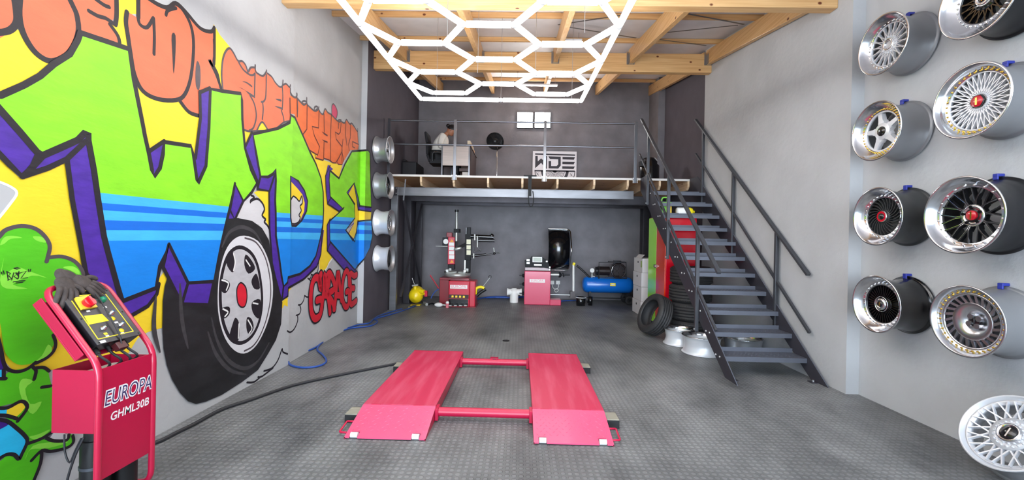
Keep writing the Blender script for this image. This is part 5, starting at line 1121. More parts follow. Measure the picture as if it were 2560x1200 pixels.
# ================================================================== WORKSHOP MACHINES ALONG THE BACK
def pb(mb, f, x0, y0, x1, y1, Y, dep, m, zmin=None):
    """box whose front face sits at depth Y and covers the measured rectangle, dep metres deep"""
    a, b = onY(*f(x0, y0), Y), onY(*f(x1, y1), Y); z0, z1 = min(a.z, b.z), max(a.z, b.z)
    if zmin is not None: z0 = zmin
    return mb.box(min(a.x, b.x), max(a.x, b.x), Y, Y+dep, z0, z1, m)
def f5(x, y): return 1080+x/4.285, 500+y/4.285
def f6(x, y): return 1280+x/5.455, 560+y/5.455
def f7(x, y): return 1410+x/7.5, 620+y/7.5
def f8(x, y): return 1000+x/7.062, 620+y/7.062
def P(f, x, y, Y): return onY(*f(x, y), Y)
m_dred = M('dark_red_paint', (132, 8, 26), .35, coat=.3); m_mred = M('machine_red', (196, 12, 48), .35, coat=.3); m_lab = M('white_label', (236, 234, 230), .5); m_org = M('warning_orange', (242, 158, 44), .5)
m_alu = M('cast_alloy_dull', (186, 186, 182), .4, .6)
tcY = 8.52
m_mb = M('matt_black_machine', (17, 17, 19), .55, spec=.25); m_blk2 = M('matt_dark_machine', (34, 34, 37), .55, spec=.25)
tc_ = thing('tyre_changer', 'red tyre changer with swing column and helper arms against the back wall', 'tyre changer', (-1.2, 8.8, 0))
mb = MB(); pb(mb, f5, 178, 865, 400, 1150, tcY, .5, m_mred, .0); pb(mb, f5, 400, 868, 462, 1145, tcY+.06, .42, m_mred, .0); mb.build('cabinet', tc_, .02)
mb = MB(); pb(mb, f5, 82, 830, 180, 1100, tcY+.25, .3, m_dred, .0); pb(mb, f5, 82, 830, 400, 864, tcY+.22, .35, m_dred); mb.build('bead_breaker_housing', tc_, .01)
mb = MB(); pb(mb, f5, 195, 908, 378, 952, tcY-.003, .0035, m_lab); o = mb.build('name_plate', tc_); a, b = P(f5, 195, 952, tcY), P(f5, 378, 908, tcY)
def lettering(txt, x, y, z, size, par, m, sx=1.):
    mb = MB(); mb.text(txt, size, Matrix(((1, 0, 0, x), (0, 0, -1, y), (0, 1, 0, z), (0, 0, 0, 1))), .001, m, sx=sx); return mb.build('lettering', par)
m_lr = M('pale_red_ink', (226, 120, 130), .5)
lettering('EUROPA', (a.x+b.x)/2, tcY-.0032, (a.z+b.z)/2, .085, o, m_lr, .95)
mb = MB(); a, b = P(f5, 182, 1012, tcY), P(f5, 392, 1055, tcY); mb.hexa([(a.x, tcY-.05, b.z), (b.x, tcY-.05, b.z), (b.x, tcY, b.z), (a.x, tcY, b.z), (a.x, tcY-.001, a.z), (b.x, tcY-.001, a.z), (b.x, tcY, a.z), (a.x, tcY, a.z)], M('pedal_plate', (78, 70, 72), .4, .4)); pp = mb.build('pedal_panel', tc_)
for i in range(4):
    u = a.x+(b.x-a.x)*(.2+.19*i); mb = MB(); mb.add([(u-.022, tcY-.046, b.z+.02), (u+.022, tcY-.046, b.z+.02), (u+.02, tcY-.03, b.z+.058), (u-.02, tcY-.03, b.z+.058)], [(0, 1, 2, 3)], m_sw); mb.build('pedal_symbol', pp)
mb = MB(); pb(mb, f5, 180, 1060, 385, 1140, tcY-.004, .004, m_bkg); mb.build('pedal_recess', tc_)
for i, x in enumerate((207, 262, 316, 368)):
    mb = MB(); p = P(f5, x, 1120, tcY); mb.box(p.x-.03, p.x+.03, tcY-.16, tcY-.10, p.z-.01, p.z+.01, m_alu); mb.bar((p.x, tcY-.11, p.z-.01), (p.x, tcY, p.z-.04), .018, .012, m_alu); mb.build('pedal', tc_, .004)
mb = MB(); pb(mb, f5, 150, 1140, 470, 1165, tcY-.03, .6, m_dred, 0.0); mb.build('base', tc_, .004)
# turntable with jaws
tt = P(f5, 270, 800, tcY+.22); mb = MB(); mb.lathe([(.001, -.06), (.18, -.06), (.27, -.02), (.28, .03), (.001, .035)], m_alu, 40, Matrix.Translation((tt.x, tcY+.24, tt.z))); mb.build('turntable', tc_)
for i in range(4):
    a = pi/4+i*pi/2; c = Vector((tt.x, tcY+.24, tt.z+.05)); d = Vector((cos(a), sin(a), 0)); mb = MB(); mb.bar(c+d*.06, c+d*.30, .06, .04, m_alu); mb.box(*(lambda q: (q.x-.03, q.x+.03, q.y-.03, q.y+.03, q.z, q.z+.07))(c+d*.26), m_alu); mb.cyl(c+d*.26+Vector((0, 0, .02)), c+d*.33+Vector((0, 0, .02)), .012, m_blackp, 10); mb.build('clamp_jaw', tc_, .006)
Yc = tcY+.42
mb = MB(); pb(mb, f5, 172, 395, 240, 690, Yc, .14, m_mred); pb(mb, f5, 155, 348, 215, 400, Yc+.02, .14, m_dred); pb(mb, f5, 170, 690, 240, 745, Yc-.01, .14, m_blk2); mb.build('tilt_column', tc_, .01)
for (y0, y1, m) in ((455, 492, m_lab), (498, 540, m_lab), (545, 585, m_lab), (590, 632, m_lab)): mb = MB(); pb(mb, f5, 182, y0, 238, y1, Yc-.002, .0022, m); mb.build('instruction_label', tc_)
for (y0, y1) in ((418, 452), (640, 674)):
    mb = MB(); a, b, c = P(f5, 190, y1, Yc), P(f5, 234, y1, Yc), P(f5, 212, y0, Yc); mb.prism([(a.x, a.z), (b.x, b.z), (c.x, c.z)], Matrix(((1, 0, 0, 0), (0, 0, -1, Yc), (0, 1, 0, 0), (0, 0, 0, 1))), 0, .0025, m_org); mb.build('warning_triangle', tc_)
mb = MB(); a, b = P(f5, 265, 130, Yc-.12), P(f5, 265, 310, Yc-.12); mb.cyl(b, a, .026, m_alu, 16); 
for i in range(22): z = b.z+(a.z-b.z)*i/22; mb.lathe([(.026, 0), (.029, .006), (.026, .012)], m_alu, 16, Matrix.Translation((a.x, Yc-.12, z)))
mb.build('spring_post', tc_)
mb = MB(); mb.cyl((a.x, Yc-.12, a.z), (a.x, Yc-.12, a.z+.05), .042, m_blackp, 18); mb.build('post_cap', tc_)
mb = MB(); pb(mb, f5, 232, 308, 290, 350, Yc-.17, .24, m_mb); c = P(f5, 262, 350, Yc-.12); mb.cyl((c.x, Yc-.12, c.z), (c.x, Yc-.12, P(f5, 262, 440, Yc-.12).z), .03, m_alu, 14); mb.cyl((c.x, Yc-.12, P(f5, 262, 440, Yc).z), (c.x, Yc-.12, P(f5, 262, 505, Yc).z), .02, m_blackp, 12); mb.build('lock_block', tc_, .008)
mb = MB(); p = P(f5, 275, 522, Yc-.12); mb.ball((p.x, Yc-.12, p.z), (.09, .03, .035), m_alu, Matrix.Rotation(radians(-15), 3, 'Y')); mb.bar((p.x+.02, Yc-.1, p.z+.02), (p.x+.16, Yc-.02, p.z+.10), .05, .06, m_blackp); mb.build('mount_head', tc_)
mb = MB(); pb(mb, f5, 112, 400, 180, 490, Yc+.03, .10, m_blk2); g = P(f5, 150, 445, Yc+.03); mb.cyl((g.x, Yc+.03, g.z), (g.x, Yc+.0, g.z), .055, m_lab, 28); pb(mb, f5, 40, 492, 165, 500, Yc+.02, .05, m_alu); mb.build('air_gauge', tc_, .003)
# second post with helper arms
Yd = tcY+.38
mb = MB(); pb(mb, f5, 355, 365, 415, 645, Yd, .10, m_mb); pb(mb, f5, 362, 292, 372, 370, Yd+.02, .03, m_bkg); pb(mb, f5, 375, 292, 412, 370, Yd, .09, m_blk2); pb(mb, f5, 362, 640, 408, 780, Yd+.02, .08, m_mb); pb(mb, f5, 344, 640, 360, 760, Yd+.01, .03, m_alu); mb.build('helper_post', tc_, .006)
for (y0, y1) in ((422, 475), (484, 530), (538, 588)): mb = MB(); pb(mb, f5, 370, y0, 414, y1, Yd-.002, .0022, m_sw if False else M('cream_label', (232, 226, 196), .5)); mb.build('instruction_label', tc_)
mb = MB(); mb.cyl(P(f5, 415, 390, Yd+.03), P(f5, 660, 400, Yd+.03), .045, m_bkg, 14); mb.cyl(P(f5, 495, 435, Yd), P(f5, 672, 438, Yd), .03, m_bkg, 14); mb.cyl(P(f5, 458, 365, Yd-.02), P(f5, 458, 430, Yd-.02), .022, m_alu, 12); mb.cyl(P(f5, 486, 385, Yd-.02), P(f5, 486, 505, Yd-.02), .018, m_alu, 12)
mb.tube(fillet([P(f5, 486, 505, Yd), P(f5, 530, 545, Yd), P(f5, 445, 550, Yd), P(f5, 450, 500, Yd)], .03), .011, m_bkg, 8); mb.ball(P(f5, 640, 385, Yd+.03), .05, m_bkg); mb.cyl(P(f5, 626, 385, Yd), P(f5, 626, 345, Yd), .008, m_bkg, 8); mb.build('helper_arm', tc_)['label'] = 'upper black helper arm'
mb = MB(); mb.cyl(P(f5, 420, 600, Yd+.02), P(f5, 580, 585, Yd+.02), .026, m_bkg, 12); mb.cyl(P(f5, 580, 590, Yd+.02), P(f5, 728, 565, Yd+.02), .014, m_bkg, 10); mb.cyl(P(f5, 447, 572, Yd), P(f5, 447, 625, Yd), .022, m_alu, 12); mb.cyl(P(f5, 660, 512, Yd), P(f5, 672, 585, Yd), .014, m_alu, 10); mb.ball(P(f5, 668, 572, Yd), .03, m_bkg); mb.build('helper_arm', tc_)['label'] = 'lower black helper arm'
mb = MB(); pts = [P(f5, 465, 1010, tcY+.15), P(f5, 475, 950, tcY+.15), P(f5, 520, 932, tcY+.15), P(f5, 560, 945, tcY+.15)]; sp = smoothpts(pts); mb.tube(sp, .03, m_yel, 10); mb.tube(smoothpts([P(f5, 480, 1025, tcY+.16), P(f5, 520, 990, tcY+.16), P(f5, 575, 955, tcY+.16)]), .035, m_bks, 10); mb.cyl(P(f5, 540, 935, tcY+.2), P(f5, 622, 830, tcY+.2), .009, m_alu, 8); mb.tube([P(f5, 622+14*cos(2*pi*j/12), 822+14*sin(2*pi*j/12), tcY+.2) for j in range(12)], .008, m_bkg, 6, True); mb.build('bead_breaker_blade', tc_)['label'] = 'yellow edged bead breaker with a lever'
mb = MB(); a, b = P(f5, -20, 805, 8.8), P(f5, 78, 945, 8.8); mb.cyl(a, (b.x, 8.75, b.z), .012, m_mred, 10); mb.build('pry_bar', tc_)['label'] = 'long red lever bar'
# wheel balancer
wY = 9.05
wb = thing('wheel_balancer', 'red wheel balancer with black display head and big black hood', 'wheel balancer', (.5, 9.3, 0))
m_brd = M('balancer_red', (206, 40, 84), .28, coat=.5)
mb = MB(); pb(mb, f6, 172, 640, 520, 1100, wY, .42, m_brd, 0.0); pb(mb, f6, 515, 1030, 668, 1105, wY-.03, .3, m_brd, 0.0); mb.build('cabinet', wb, .012)
mb = MB(); pb(mb, f6, 178, 590, 522, 640, wY-.005, .4, M('pale_grey_tray', (188, 170, 172), .4)); mb.build('weight_tray', wb, .006)
mb = MB(); pb(mb, f6, 240, 750, 450, 800, wY-.003, .0035, m_lab); np_ = mb.build('name_plate', wb); a, b = P(f6, 240, 800, wY), P(f6, 450, 750, wY); lettering('EUROPA', (a.x+b.x)/2, wY-.0032, (a.z+b.z)/2, .075, np_, m_lr, .95)
out = [(178, 590), (176, 498), (245, 480), (272, 440), (400, 438), (440, 470), (470, 490), (500, 540), (512, 610), (440, 595), (350, 580)]
pts = [P(f6, x, y, wY) for x, y in out]; mb = MB(); mb.prism([(p.x, p.z) for p in reversed(pts)], Matrix(((1, 0, 0, 0), (0, 0, -1, wY), (0, 1, 0, 0), (0, 0, 0, 1))), -.15, .03, m_mb); hd_ = mb.build('display_head', wb, .008)
mb = MB(); pb(mb, f6, 280, 446, 410, 522, wY-.034, .006, m_lab); mb.build('screen_frame', hd_); mb = MB(); pb(mb, f6, 292, 460, 396, 512, wY-.037, .005, M('lcd_screen', (120, 126, 96), .2)); mb.build('screen', hd_)
for (x0, y0, x1, y1) in ((198, 480, 242, 508), (198, 516, 242, 545), (300, 545, 405, 570), (462, 500, 486, 520), (505, 580, 525, 600), (503, 615, 523, 635)): mb = MB(); pb(mb, f6, x0, y0, x1, y1, wY-.036, .008, m_alu); mb.build('key_pad', hd_, .002)
hy = wY+.06; a, b = P(f6, 520, 90, hy), P(f6, 770, 640, hy); hz, hr = (a.z+b.z)/2+.02, (a.z-b.z)/2+.02
mb = MB(); XH = Matrix(((0, 0, 1, a.x), (1, 0, 0, hy+.42), (0, 1, 0, hz), (0, 0, 0, 1))); nA = 40; vs, fs = [], []
for j in range(nA+1):
    t = pi*.5+ (pi*1.0)*j/nA + .0; cy_, cz_ = hy+.42+hr*.8*cos(t), hz+hr*sin(t)
    for x in (a.x-.02, b.x+.03): vs += [(x, cy_, cz_), (x, hy+.42+(hr*.8-.012)*cos(t), hz+(hr-.012)*sin(t))]
for j in range(nA):
    o_ = j*4; q = o_+4; fs += [(o_, o_+2, q+2, q), (o_+1, q+1, q+3, o_+3), (o_, q, q+1, o_+1), (o_+2, o_+3, q+3, q+2)]
mb.add(vs, fs, m_bkg, True); k0 = [(a.x-.02, hy+.42+hr*.8*cos(pi/2+pi*j/nA), hz+hr*sin(pi/2+pi*j/nA)) for j in range(nA+1)]; mb.add([(b.x+.03, y, z) for _, y, z in k0], [tuple(range(nA+1))], m_bkg)
hood = mb.build('wheel_hood', wb)
mb = MB(); zt2, zb2 = hz+hr+.01, hz-hr-.01; mb.tube(fillet([(a.x-.01, hy+.40, zt2), (b.x+.07, hy+.38, zt2), (b.x+.07, hy+.05, hz), (b.x+.05, hy+.25, zb2), (a.x-.02, hy+.35, zb2)], .12), .013, m_chr, 10); mb.build('hood_rail', wb)
mb = MB(); p0, p1 = P(f6, 515, 690, wY+.2), P(f6, 790, 694, wY+.2); mb.cyl(p0, (p0.x+.23, p0.y, p0.z), .035, m_alu, 20); mb.cyl((p0.x+.2, p0.y, p0.z), p1, .018, m_blk, 16); mb.lathe([(.06, 0), (.06, .03), (.03, .06)], m_blk, 24, Matrix(((0, 0, 1, p0.x+.2), (1, 0, 0, p0.y), (0, 1, 0, p0.z), (0, 0, 0, 1)))); mb.cyl((p0.x+.3, p0.y-.08, p0.z-.03), (p0.x+.3, p0.y+.08, p0.z+.03), .016, m_blk, 10); mb.build('shaft', wb)
for y in (703, 820, 945): mb = MB(); p = P(f6, 175, y, wY+.2); mb.cyl(p, (p.x-.12, p.y, p.z), .012, m_blk, 10); mb.lathe([(.045, 0), (.04, .05), (.02, .06)], m_blk, 18, Matrix(((0, 0, -1, p.x), (1, 0, 0, p.y), (0, 1, 0, p.z), (0, 0, 0, 1)))); mb.build('cone_peg', wb)
mb = MB(); a, b = P(f6, 838, 925, wY+.35), P(f6, 838, 545, wY+.35); mb.cyl(a, b, .026, m_lab, 14); mb.cyl((b.x, b.y, b.z-.03), (b.x+.02, b.y, b.z+.03), .032, m_yel, 14); pb(mb, f6, 795, 920, 860, 1005, wY+.3, .12, M('grey_plastic', (92, 86, 88), .6)); pb(mb, f6, 520, 958, 800, 974, wY+.34, .03, m_alu); mb.build('foot_brake', wb)['label'] = 'white upright pole on a grey foot'
# wall sockets with plugs
so = thing('wall_socket', 'white double socket with cables on the back wall beside the balancer', 'socket', (.95, YB, .7))
for x0, x1 in ((522, 574), (600, 654)): mb = MB(); pb(mb, f6, x0, 772, x1, 824, YB-.03, .028, m_lab); mb.build('socket_plate', so, .006)
mb = MB(); mb.tube(smoothpts([P(f6, *q, YB-.05) for q in ((545, 824), (560, 870), (600, 890), (632, 860), (630, 800))]), .009, m_lab, 8); mb.tube(smoothpts([P(f6, *q, YB-.05) for q in ((575, 905), (600, 930), (634, 905), (604, 880), (575, 905))]), .009, m_lab, 8); mb.build('cable', so)
# compressor
cpY = 9.35
cp = thing('air_compressor', 'blue horizontal air compressor with a black motor and pump on top', 'air compressor', (2.0, 9.5, 0))
m_cbl = M('compressor_blue', (10, 108, 206), .3, coat=.4); m_mot = M('motor_dark', (46, 36, 36), .4, .4)
a, b = P(f7, 365, 545, cpY), P(f7, 1330, 870, cpY); rad = (a.z-b.z)/2; zc_ = (a.z+b.z)/2; yc_ = cpY+rad
mb = MB(); XT = Matrix(((0, 0, 1, a.x), (1, 0, 0, yc_), (0, 1, 0, zc_), (0, 0, 0, 1))); ln = b.x-a.x
mb.lathe([(.001, 0), (rad*.5, .01), (rad*.85, .04), (rad, .10), (rad, ln-.10), (rad*.85, ln-.04), (rad*.5, ln-.01), (.001, ln)], m_cbl, 40, XT); tk = mb.build('air_tank', cp)
mb = MB(); pb(mb, f7, 868, 655, 968, 716, cpY-.012, .02, m_yel); pb(mb, f7, 890, 672, 950, 700, cpY-.014, .004, m_lab); mb.build('warning_label', tk)
mb = MB(); pb(mb, f7, 640, 555, 1180, 580, cpY+.08, .25, m_blk); mb.build('motor_bed', cp)
mb = MB(); c = P(f7, 730, 430, cpY+.18); mb.cyl((c.x-.12, c.y, c.z), (c.x+.14, c.y, c.z), .105, m_mot, 28); mb.cyl((c.x-.17, c.y, c.z), (c.x-.12, c.y, c.z), .09, m_blk, 24); mb.box(c.x-.14, c.x+.1, c.y-.05, c.y+.05, c.z-.14, c.z-.09, m_blk); mb.build('motor', cp)
mb = MB(); c = P(f7, 1010, 430, cpY+.1); mb.box(c.x-.1, c.x+.12, c.y, c.y+.16, c.z-.1, c.z+.14, m_mot)
for i in range(5): mb.box(c.x-.12, c.x+.14, c.y-.01, c.y+.17, c.z+.03+i*.024, c.z+.04+i*.024, m_blk)
mb.box(c.x-.08, c.x+.08, c.y+.03, c.y+.13, c.z+.15, c.z+.23, m_blk); mb.build('pump', cp)
mb = MB(); c2 = P(f7, 1025, 430, cpY+.06); R = .155; mb.tube([(c2.x+R*cos(2*pi*j/32), c2.y, c2.z+R*sin(2*pi*j/32)) for j in range(32)], .02, m_mot, 8, True)
for j in range(5): q = 2*pi*j/5; mb.bar((c2.x, c2.y, c2.z), (c2.x+R*cos(q), c2.y, c2.z+R*sin(q)), .03, .015, m_mot, (0, 1, 0))
mb.cyl((c2.x, c2.y-.02, c2.z), (c2.x, c2.y+.04, c2.z), .035, m_mot, 16); mb.tube([P(f7, 1025-130*cos(radians(q)), 430-130*sin(radians(q)), cpY+.045) for q in range(-35, 40, 8)], .009, m_chr, 6); mb.build('flywheel', cp)
mb = MB(); gx = [(655, 575), (655, 270), (1165, 270), (1165, 560)]; mb.tube([P(f7, *q, cpY+.03) for q in gx], .012, m_blk, 8); pb(mb, f7, 860, 255, 1170, 285, cpY+.03, .2, m_blk); mb.build('belt_guard', cp)
mb = MB(); mb.tube(smoothpts([P(f7, *q, cpY+.12) for q in ((500, 575), (430, 500), (330, 405), (240, 330))]), .022, m_bkg, 10); mb.build('push_handle', cp)
mb = MB(); c = P(f7, 525, 470, cpY+.1); mb.cyl((c.x, c.y, c.z-.1), (c.x, c.y, c.z), .02, m_alu, 12); mb.cyl((c.x, c.y-.02, c.z+.06), (c.x, c.y+.01, c.z+.06), .05, m_lab, 22); mb.cyl((c.x-.02, c.y-.01, c.z-.06), (c.x+.06, c.y-.01, c.z-.08), .014, m_alu, 10); mb.build('pressure_gauge', cp)
for s in (0, 1):
    mb = MB(); wx = b.x-.12; mb.lathe([(.09, -.02), (.10, -.012), (.10, .012), (.09, .02), (.03, .02), (.03, -.02)], m_rub, 28, Matrix(((1, 0, 0, wx), (0, 0, 1, yc_-.2+s*.4), (0, 1, 0, .101), (0, 0, 0, 1))), closed=True); mb.cyl((wx, yc_-.225+s*.4, .101), (wx, yc_-.175+s*.4, .101), .03, m_blk, 14); mb.build('wheel', cp)
mb = MB(); mb.box(a.x+.15, a.x+.19, yc_-.1, yc_+.1, 0.02, zc_-rad*.8, m_blk); mb.box(a.x+.12, b.x-.1, yc_-.02, yc_+.02, .10, .13, m_blk); mb.box(b.x-.16, b.x-.08, yc_-.19, yc_+.19, .09, .115, m_blk); mb.box(b.x-.16, b.x-.08, yc_-.05, yc_+.05, .115, zc_-rad*.9, m_blk); mb.box(a.x+.13, a.x+.21, yc_-.12, yc_+.12, 0, .02, m_rub); mb.build('support_foot', cp)
# two black buckets and hoses near it
for (x0, x1, lab, rimw) in ((235, 420, 'black bucket with pale rim left of the compressor', True), (455, 545, 'black bucket tucked under the compressor end', False)):
    yb_ = 9.0 if rimw else 9.12; l, r = P(f7, x0, 1020, yb_), P(f7, x1, 1020, yb_); c = (l.x+r.x)/2; R = (r.x-l.x)/2; h = .19
    t = thing('bucket', lab, 'bucket', (c, yb_+R, 0), group='black buckets'); mb = MB(); mb.lathe([(.001, .004), (R*.92, 0), (R, h), (R-.01, h), (R*.9, .012), (.001, .012)], m_bkg, 32, Matrix.Translation((c, yb_+R, 0))); mb.build('body', t)
    if rimw: mb = MB(); mb.lathe([(R+.002, h-.02), (R+.008, h-.012), (R+.002, h-.004)], m_lab, 32, Matrix.Translation((c, yb_+R, 0))); mb.build('rim', t)
mb = MB(); mb.tube(smoothpts([onZ(1215, 744, .03), onZ(1240, 743, .03), onZ(1275, 744, .03), onZ(1310, 742, .03)]), .02, m_bh, 8); mb.tube(smoothpts([onZ(1190, 748, .03), onZ(1225, 742, .03), onZ(1262, 741, .03), onZ(1300, 740, .03)]), .016, m_bh, 8); tag(mb.build('air_hose'), 'blue hose along the back wall between the tyre changer and balancer', 'hose')
mb = MB(); mb.tube(smoothpts([onZ(1395, 754, .02), onZ(1412, 752, .02), onZ(1440, 751, .02)]), .012, m_bh, 8); tag(mb.build('air_hose'), 'short blue hose on the floor between the balancer and the buckets', 'hose')
mb = MB(); mb.tube(smoothpts([P(f8, *q, 8.78) for q in ((690, 720), (630, 760), (580, 820), (545, 890))]), .01, m_bh, 8); tag(mb.build('air_hose'), 'thin blue hose hanging at the left of the tyre changer', 'hose')
# white pipe fitting on the floor
wf = thing('pipe_fitting', 'white plastic tee fitting standing on the floor between the two machines', 'fitting', (-.1, 9.2, 0)); mb = MB()
f9 = lambda x, y: (1000+x/3.75, 480+y/3.75); a, b = P(f9, 1003, 955, 9.3), P(f9, 1115, 1000, 9.3); cxp = P(f9, 1068, 1040, 9.3); mb.cyl((cxp.x, 9.36, 0), (cxp.x, 9.36, .2), .095, m_lab, 28); mb.lathe([(.105, .19), (.105, .28), (.06, .29), (.06, .32), (.001, .32)], m_lab, 28, Matrix.Translation((cxp.x, 9.36, 0))); mb.build('body', wf)
mb = MB(); mb.cyl((a.x, 9.34, .235), (cxp.x+.17, 9.34, .235), .07, m_lab, 24); mb.cyl((a.x-.0, 9.34, .235), (a.x+.03, 9.34, .235), .082, m_lab, 24); mb.cyl((cxp.x+.14, 9.34, .235), (cxp.x+.17, 9.34, .235), .082, m_lab, 24); mb.build('side_branch', wf)
# yellow bead-seating tank
bY_ = 8.62; bt = thing('bead_blaster', 'yellow air tank with a valve lying on the floor by the left columns', 'air tank', (-2.2, 8.8, 0)); m_ytk = M('yellow_tank', (246, 214, 20), .35, coat=.3)
c = P(f8, 275, 840, bY_); r = .15; c.z = max(c.z, r+.01)
mb = MB(); XB_ = Matrix.Translation((c.x, bY_+.1, c.z)) @ Matrix.Rotation(radians(62), 4, 'Y') if False else Matrix.Translation((c.x, bY_+.05, c.z)) @ Matrix.Rotation(radians(-65), 4, 'X') @ Matrix.Rotation(radians(0), 4, 'Z')
mb.lathe([(.001, -.16), (r*.7, -.13), (r, -.05), (r, .12), (r*.7, .2), (.001, .23)], m_ytk, 36, XB_); mb.build('tank_body', bt)
mb = MB(); p0, p1 = P(f8, 350, 760, bY_-.02), P(f8, 430, 780, bY_-.05); mb.cyl(p0, p1, .05, m_ytk, 18); mb.cyl(P(f8, 380, 820, bY_-.02), P(f8, 435, 790, bY_-.04), .035, m_ytk, 16); mb.box(p1.x, p1.x+.06, p1.y, p1.y+.05, p1.z-.09, p1.z+.03, m_mred); mb.build('barrel', bt)
mb = MB(); v = P(f8, 268, 700, bY_); mb.cyl((v.x, bY_, c.z+r-.02), (v.x, bY_, v.z+.03), .035, m_ytk, 14); mb.cyl((v.x-.06, bY_-.01, v.z+.04), (v.x+.06, bY_-.01, v.z+.06), .022, m_alu, 12); mb.cyl((v.x-.01, bY_, v.z+.05), P(f8, 215, 530, bY_), .007, m_alu, 8); mb.build('valve', bt)
mb = MB(); mb.box(c.x-.1, c.x+.1, bY_-.02, bY_+.12, 0, .012, m_ytk); mb.build('foot', bt)
mb = MB(); mb.cyl(onZ(1022, 768, .03), onZ(1045, 758, .03), .014, M('brass_rod', (150, 140, 90), .5, .5), 10); tag(mb.build('metal_rod'), 'short dull rod lying on the floor in front of the yellow tank', 'rod')
q = onZ(1096, 762, .05); mb = MB(); mb.ball((q.x, q.y+.03, .045), (.09, .06, .045), m_lab); mb.cyl((q.x+.08, q.y+.03, .045), (q.x+.15, q.y+.03, .04), .018, m_alu, 10); tag(mb.build('plastic_bottle'), 'small white container lying on the floor left of the tyre changer', 'container')
mb = MB(); mb.tube(smoothpts([onZ(1055, 755, .02), onZ(1068, 761, .02), onZ(1080, 758, .02), onZ(1092, 763, .02)]), .014, m_bkg, 8); mb.cyl(onZ(1060, 757, .03), onZ(1067, 761, .03), .03, m_alu, 12); tag(mb.build('air_gun'), 'small air line with metal fitting on the floor beside the yellow tank', 'air line')
q = onY(1118, 768, 8.4); mb = MB(); mb.cyl((q.x, 8.42, .0), (q.x, 8.42, .09), .035, m_lr, 14); mb.ball((q.x, 8.42, .1), .036, m_lab); tag(mb.build('small_pot'), 'small pink and white pot at the left front foot of the tyre changer', 'pot')
# archive boxes
bx_lab = ['bottom white archive box of the stack beside the green cabinet side', 'second white archive box up, beside the green cabinet side', 'third white archive box up, beside the green cabinet side', 'topmost white archive box of the stack, lid flap open']
m_bxw = M('white_cardboard', (232, 230, 230), .6); m_hole = M('hand_hole_dark', (40, 38, 40), .8)
for i in range(4):
    zz = i*.274+.001; dx = (.0, .012, .006, .02)[i]; t = thing('archive_box', bx_lab[i], 'box', (2.5, 8.3, zz), group='white archive boxes')
    mb = MB(); mb.box(2.33+dx, 2.68+dx, 8.0, 8.58, zz, zz+.27, m_bxw); o = mb.build('carton', t, .004)
    mb = MB(); mb.lathe([(.022, 0), (.022, .002), (.001, .002)], m_hole, 16, Matrix(((0, 0, -1, 2.33+dx), (1.3, 0, 0, 8.29), (0, 1, 0, zz+.19), (0, 0, 0, 1)))); mb.build('hand_hole', o)
    if i == 3:
        mb = MB(); mb.add([(2.36, 8.1, zz+.272), (2.36, 8.5, zz+.272), (2.42, 8.5, zz+.34), (2.42, 8.1, zz+.34), (2.36, 8.1, zz+.274), (2.36, 8.5, zz+.274), (2.425, 8.5, zz+.341), (2.425, 8.1, zz+.341)], [(3, 2, 1, 0), (4, 5, 6, 7), (0, 1, 5, 4), (1, 2, 6, 5), (2, 3, 7, 6), (3, 0, 4, 7)], m_bxw); mb.build('flap', t)
        mb = MB(); mb.box(2.347, 2.349, 8.02, 8.10, zz+.1, zz+.22, M('pale_green_label', (170, 200, 120), .5)); mb.build('sticker', t)
# cabinet: green and orange doors facing the room, red end
cbn = thing('storage_cabinet', 'tall glossy storage cabinet, lime green and red, behind the staircase', 'cabinet', (2.54, 7.03, 0))
m_lime = M('lime_gloss', (164, 246, 30), .12, coat=.8); m_orr = M('orange_red_gloss', (224, 54, 14), .12, coat=.8); m_rgl = M('red_gloss', (212, 10, 36), .15, coat=.8)
cx0, cx1, cy0, cy1, czt = 2.31, 2.78, 6.61, 7.45, 1.84
mb = MB(); mb.box(cx0, cx1, cy0, cy1, .05, czt, m_rgl); mb.box(cx0+.02, cx1-.02, cy0+.02, cy1-.02, 0, .05, m_bkg); mb.build('carcass', cbn, .004)
mb = MB(); mb.box(cx0-.018, cx0-.001, 7.032, cy1, .06, czt-.01, m_lime); d1 = mb.build('door', cbn, .003); d1['label'] = 'lime green door'
mb = MB(); mb.box(cx0-.018, cx0-.001, cy0, 7.028, .06, czt-.01, m_orr); d2 = mb.build('door', cbn, .003); d2['label'] = 'orange red door'
mb = MB(); zz = onX(1636, 664, cx0).z; mb.box(cx0-.035, cx0-.018, 7.0, 7.10, zz-.025, zz+.025, m_bkg); mb.cyl((cx0-.035, 7.01, zz), (cx0-.05, 7.01, zz), .018, m_chr, 14); mb.build('handle', d1)
jx = lambda x, Y: onY(x, 520, Y).x
t = thing('oil_jug', 'lime green jug with handle standing on the cabinet', 'jug', (2.44, 7.0, czt)); x0 = 2.44; m_jg = M('light_green_plastic', (130, 206, 80), .35)
mb = MB(); mb.box(x0-.10, x0+.06, 6.92, 7.08, czt+.002, czt+.24, m_jg); mb.cyl((x0+.02, 7.0, czt+.24), (x0+.02, 7.0, czt+.29), .025, m_jg, 16); mb.build('body', t, .02, seg=3)
mb = MB(); mb.tube(fillet([(x0-.09, 7.0, czt+.23), (x0-.08, 7.0, czt+.32), (x0+.04, 7.0, czt+.32), (x0+.04, 7.0, czt+.24)], .04), .013, m_jg, 8); mb.build('handle', t)
mb = MB(); mb.box(x0-.03, x0+.055, 6.917, 6.9185, czt+.04, czt+.19, m_sw); mb.build('label', t)
t = thing('plastic_bottle', 'white and yellow bottle lying on the cabinet under the stair treads', 'bottle', (2.66, 6.78, czt)); zb_ = czt+.072
